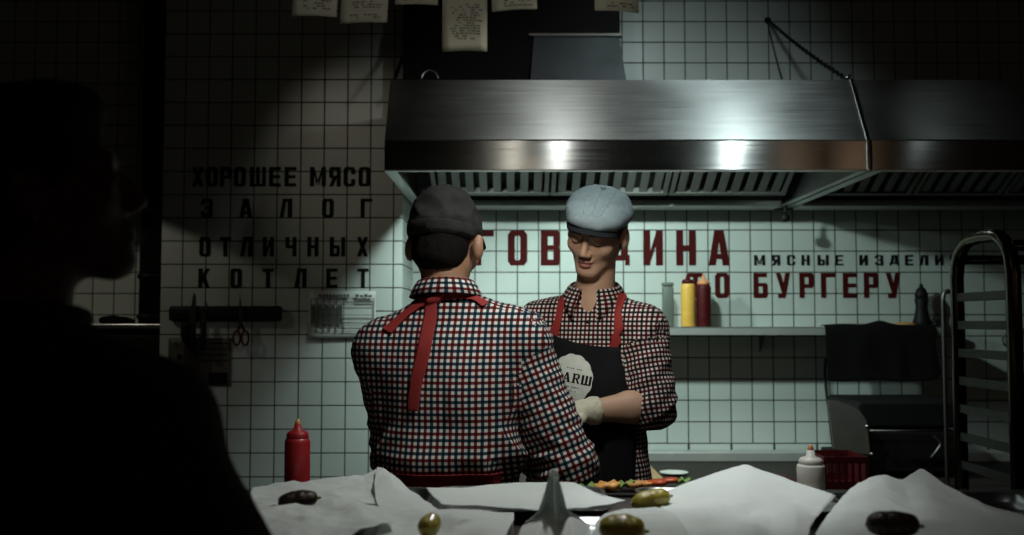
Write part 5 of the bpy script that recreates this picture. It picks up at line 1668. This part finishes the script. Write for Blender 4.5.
sheet([[(604, 515, .002), (636, 510, .008), (656, 509, .012), (668, 512, .012)],
       [(596, 524, .004), (630, 520, .010), (658, 519, .012), (678, 522, .010)],
       [(590, 558, .000), (628, 556, .000), (660, 556, .000), (704, 558, .000)]], 'white sheet at the front edge under the large gherkin', 7.0, .003)
sheet([[(252, 511, .000), (286, 507, .006), (312, 506, .010), (332, 502, .018), (356, 504, .012), (382, 509, .004)],
       [(250, 518, .008), (286, 513, .014), (314, 515, .004), (336, 512, .010), (358, 510, .014), (386, 514, .008)],
       [(248, 528, .004), (284, 524, .008), (312, 522, .012), (338, 523, .004), (362, 518, .012), (392, 518, .010)],
       [(246, 556, .000), (284, 556, .000), (314, 550, .002), (342, 540, .006), (366, 532, .008), (396, 526, .006)]], 'dull crumpled sheet in front of the dark gherkin', 8.0, .004, freq=12)
sheet([[(846, 536, .006), (890, 524, .012), (930, 521, .012), (980, 519, .010), (1036, 524, .008)],
       [(838, 546, .004), (890, 538, .008), (932, 534, .006), (980, 532, .008), (1038, 534, .006)],
       [(830, 566, .004), (890, 562, .002), (934, 560, .002), (980, 558, .002), (1042, 558, .002)]], 'shaded sheet at the front edge under the dark gherkin by the rack', 9.0, .002)

def gherkin(px, py, Y, ln, r, ang, tilt, label, m='pickle'):
    c = P(px, py, Y)
    hs = [b.ray_cast(Vector((c[0], c[1], 2.0)), Vector((0, 0, -1)))[0] for b in SHEETS]
    c[2] = max([h[2] for h in hs if h is not None] + [ZC + .025]) + r * 1.02 + (.005 if m == 'pickle_dark' else 0)
    d = np.array([math.cos(ang) * math.cos(tilt), math.sin(ang) * math.cos(tilt), math.sin(tilt)])
    up = np.array([0, 0, 1.0])
    pts, rad = [], []
    for f in np.linspace(-1, 1, 22):
        pts.append(c + d * ln / 2 * f + up * .06 * ln * (1 - f * f) * .5)
        rad.append(max(.0015, r * (1 - abs(f) ** 3.2) ** .5))
    mb = MB().tube(pts, rad, 20)
    v = np.array(mb.v)
    v = v + (v - c) / (np.linalg.norm(v - c, axis=1, keepdims=True) + 1e-9) * np.array([[.0012 * nz(p, 160, 160, 160, 4) + .0018 * nz(p, 60, 60, 60)] for p in v])
    o = thing('gherkin', c, label, 'gherkin', 'gherkins on the paper')
    mk('flesh', v, mb.f, m, o)
    MB().lathe(pts[-1], [(.003, -.002), (.0025, .004), (0, .006)], 8, d).build('stalk_end', 'lettuce', o, True)
gherkin(651, 497, 1.79, .074, .0175, .25, .18, 'bright yellow green gherkin lying at the edge of the peaked sheet')
gherkin(622, 532, 1.455, .068, .021, -.1, 0, 'large gherkin at the front edge, cut by the picture border')
gherkin(430, 527, 1.53, .040, .016, 1.2, .35, 'small upright gherkin nestled in the folded sheet')
gherkin(298, 499, 1.77, .070, .016, .15, .12, 'dark gherkin on the dull sheet near the red bottle', 'pickle_dark')
gherkin(893, 529, 1.455, .075, .018, -.2, 0, 'dark gherkin on the shaded sheet by the tray rack', 'pickle_dark')
# red bottle, white bottle on the pass
q = P(297, 489, 2.135)
bottle('sauce_bottle', q[0], 2.135, ZC + .001, .027, .116, 'red_plastic', 'red_plastic', 'red squeeze bottle on the pass at the foot of the tiled pier', .030, tip='orange_plastic')
q = P(811, 480, 2.13)
bottle('sauce_bottle', q[0], 2.13, ZC + .001, .029, .060, 'white_plastic', 'white_plastic', 'short white squeeze bottle on the pass beside the peaked paper', .032, tip='orange_plastic')
# burger toppings by the cooks
t = thing('topping_board', tuple(PZ(635, 488, ZC)), 'low black tray of burger toppings before the young cook', 'tray')
a, b = PZ(583, 491, ZC), PZ(690, 486, ZC)
MB().box((a[0], 2.065, ZC + .001), (b[0], 2.165, ZC + .008), .003).build('slab', 'black', t)
def slice_(name, px, py, r, m, label, cat, h=.006, tilt=0.0, wav=0.0, Y=None):
    q = P(px, py, 2.10 if Y is None else Y)
    z0 = max(ZC + .009, q[2] - .5 * h)
    n = 26
    v, f = [], []
    for zz, k in ((0, 0.0), (0, 1.0), (h, 1.0), (h, 0.0)):
        for i in range(n):
            a = 2 * PI * i / n
            w = wav * math.sin(a * 5 + px)
            rr = r * k * (1 + .12 * math.sin(3 * a + py))
            v.append((q[0] + rr * math.cos(a), q[1] + rr * math.sin(a), z0 + zz + (w + r * .9 * abs(math.sin(tilt)) * (1 + math.cos(a)) * .5) * k))
    for j in range(3):
        for i in range(n): f.append([j * n + i, j * n + (i + 1) % n, (j + 1) * n + (i + 1) % n, (j + 1) * n + i])
    zmin = min(p[2] for p in v)
    v = [(p[0], p[1], p[2] + max(0, ZC + .009 - zmin)) for p in v]
    tag(mk(name, v, f, m, smooth=True, origin=(q[0], q[1], z0)), label, cat)
slice_('lettuce_leaf', 587, 488, .022, 'lettuce', 'green lettuce leaf nearest the rolled sleeve of the cook', 'lettuce', .003, .2, .005)
slice_('cheese_slice', 607, 487, .026, 'cheese', 'orange cheese slice on the topping tray beside the lettuce', 'cheese', .010, .25, .003)
slice_('lettuce_leaf', 626, 485, .018, 'lettuce', 'green lettuce leaf behind the bright gherkin', 'lettuce', .003, .35, .005)
slice_('onion_ring', 616, 490, .014, 'onion', 'white onion ring in front of the toppings', 'onion', .004)
slice_('toasted_crumb', 635, 485, .020, 'bread', 'toasted bread piece behind the bright gherkin', 'bread', .010, .2)
slice_('tomato_slice', 658, 483, .020, 'tomato', 'red tomato slice near the slope of the peaked paper', 'tomato', .009, .15)
slice_('tomato_slice', 670, 481, .016, 'tomato', 'red tomato slice farthest along the topping tray', 'tomato', .008, .2)
slice_('cheese_slice', 647, 484, .016, 'cheese', 'small orange cheese piece beside the tomato slices', 'cheese', .008, .2)
slice_('lettuce_leaf', 684, 481, .016, 'lettuce', 'small lettuce leaf at the far end of the topping tray', 'lettuce', .003, .2, .004)

# ------------------------------------------------------------------ order slips on a rail over the pass
YR = 1.77
zr = CAM_Z + YR * .355
t = thing('ticket_rail', (0, YR, zr), 'metal ticket rail over the pass with order slips', 'rail')
MB().box((-1.6, YR - .010, zr - .004), (1.6, YR + .016, zr + .030), .003).build('rail', 'steel_plain', t)
for x in (-1.55, 1.55): MB().tube([(x, YR, zr + .028), (x, YR, 3.149)], .008, 8).build('hanger', 'steel_dark', t, True)
for px0, px1, yb0, yb1, lean, lb in ((291, 336, 15.5, 16, -6, 'order slip hanging first from the dark end of the rail'), (340, 387, 24, 22.5, -5, 'slanting order slip hanging over the dark tiles'), (395, 438, 5, 5.5, 0, 'short order slip only just showing beside the long one'),
                                 (442, 487, 51, 51, 0, 'longest order slip, hanging in front of the black duct'), (492, 537, 11, 8, 3, 'order slip next after the longest one'), (595, 639, 10, 13, 4, 'order slip hanging by itself near the edge of the duct')):
    L0, L1 = P(px0, yb0, YR - .014), P(px1, yb1, YR - .014)
    sh = lean / 570.0
    rows = []
    for j in range(13):
        f = j / 12
        rows.append([(np.array([L0[0] - sh * (1 - f) * (1 if True else 0), 0, zr]) * (1 - f) + L0 * f) * (1 - u) + (np.array([L1[0] - sh * (1 - f), 0, zr]) * (1 - f) + L1 * f) * u for u in np.linspace(0, 1, 7)])
    for row in rows:
        for k, p in enumerate(row): p[1] = YR - .014 + .004 * math.sin((p[2] - zr) * 14 + px0) + .003 * math.cos(k)
    tt = thing('order_slip', (rows[0][3][0], YR - .014, zr), lb, 'receipt', 'order slips on the rail')
    MB().grid(rows).build('slip', 'paper_receipt', tt, True, modifiers=[('SOLIDIFY', dict(thickness=.0004))])
    mb = MB()
    R_ = np.array(rows)
    def at(u, w):
        x, y = u * 6, w * 12
        i, k = min(int(y), 11), min(int(x), 5)
        fy, fx = y - i, x - k
        return R_[i, k] * (1 - fy) * (1 - fx) + R_[i, k + 1] * (1 - fy) * fx + R_[i + 1, k] * fy * (1 - fx) + R_[i + 1, k + 1] * fy * fx + np.array([0, -.0012, 0])
    H = abs(rows[-1][0][2] - zr)
    for r in range(int(H / .0052)):
        w = .04 + .9 * r / max(1, int(H / .0052))
        if w > .90 or rnd.random() < .18: continue
        u = .18 + rnd.random() * .12
        while u < .84:
            l = .03 + rnd.random() * .07
            if rnd.random() < .72: mb.add([at(u, w), at(min(u + l, .9), w), at(min(u + l, .9), w + .0022 / H), at(u, w + .0022 / H)], [[0, 1, 2, 3]])
            u += l + .022
    if mb.v: mb.build('print', 'ink', tt)

# pendant shade above the pass lamp
t = thing('pendant_lamp', (.14, 1.90, 2.15), 'small black pendant shade hanging over the pass', 'lamp')
MB().lathe((.14, 1.90, 2.15), [(.075, 0), (.076, .002), (.05, .035), (.022, .06), (.018, .085), (0, .087)], 24).build('shade', 'black', t, True)
MB().tube([(.14, 1.90, 2.235), (.14, 1.90, 3.149)], .004, 8).build('flex', 'black', t, True)

# ------------------------------------------------------------------ people
back_cook()
facing_cook()
near_person()
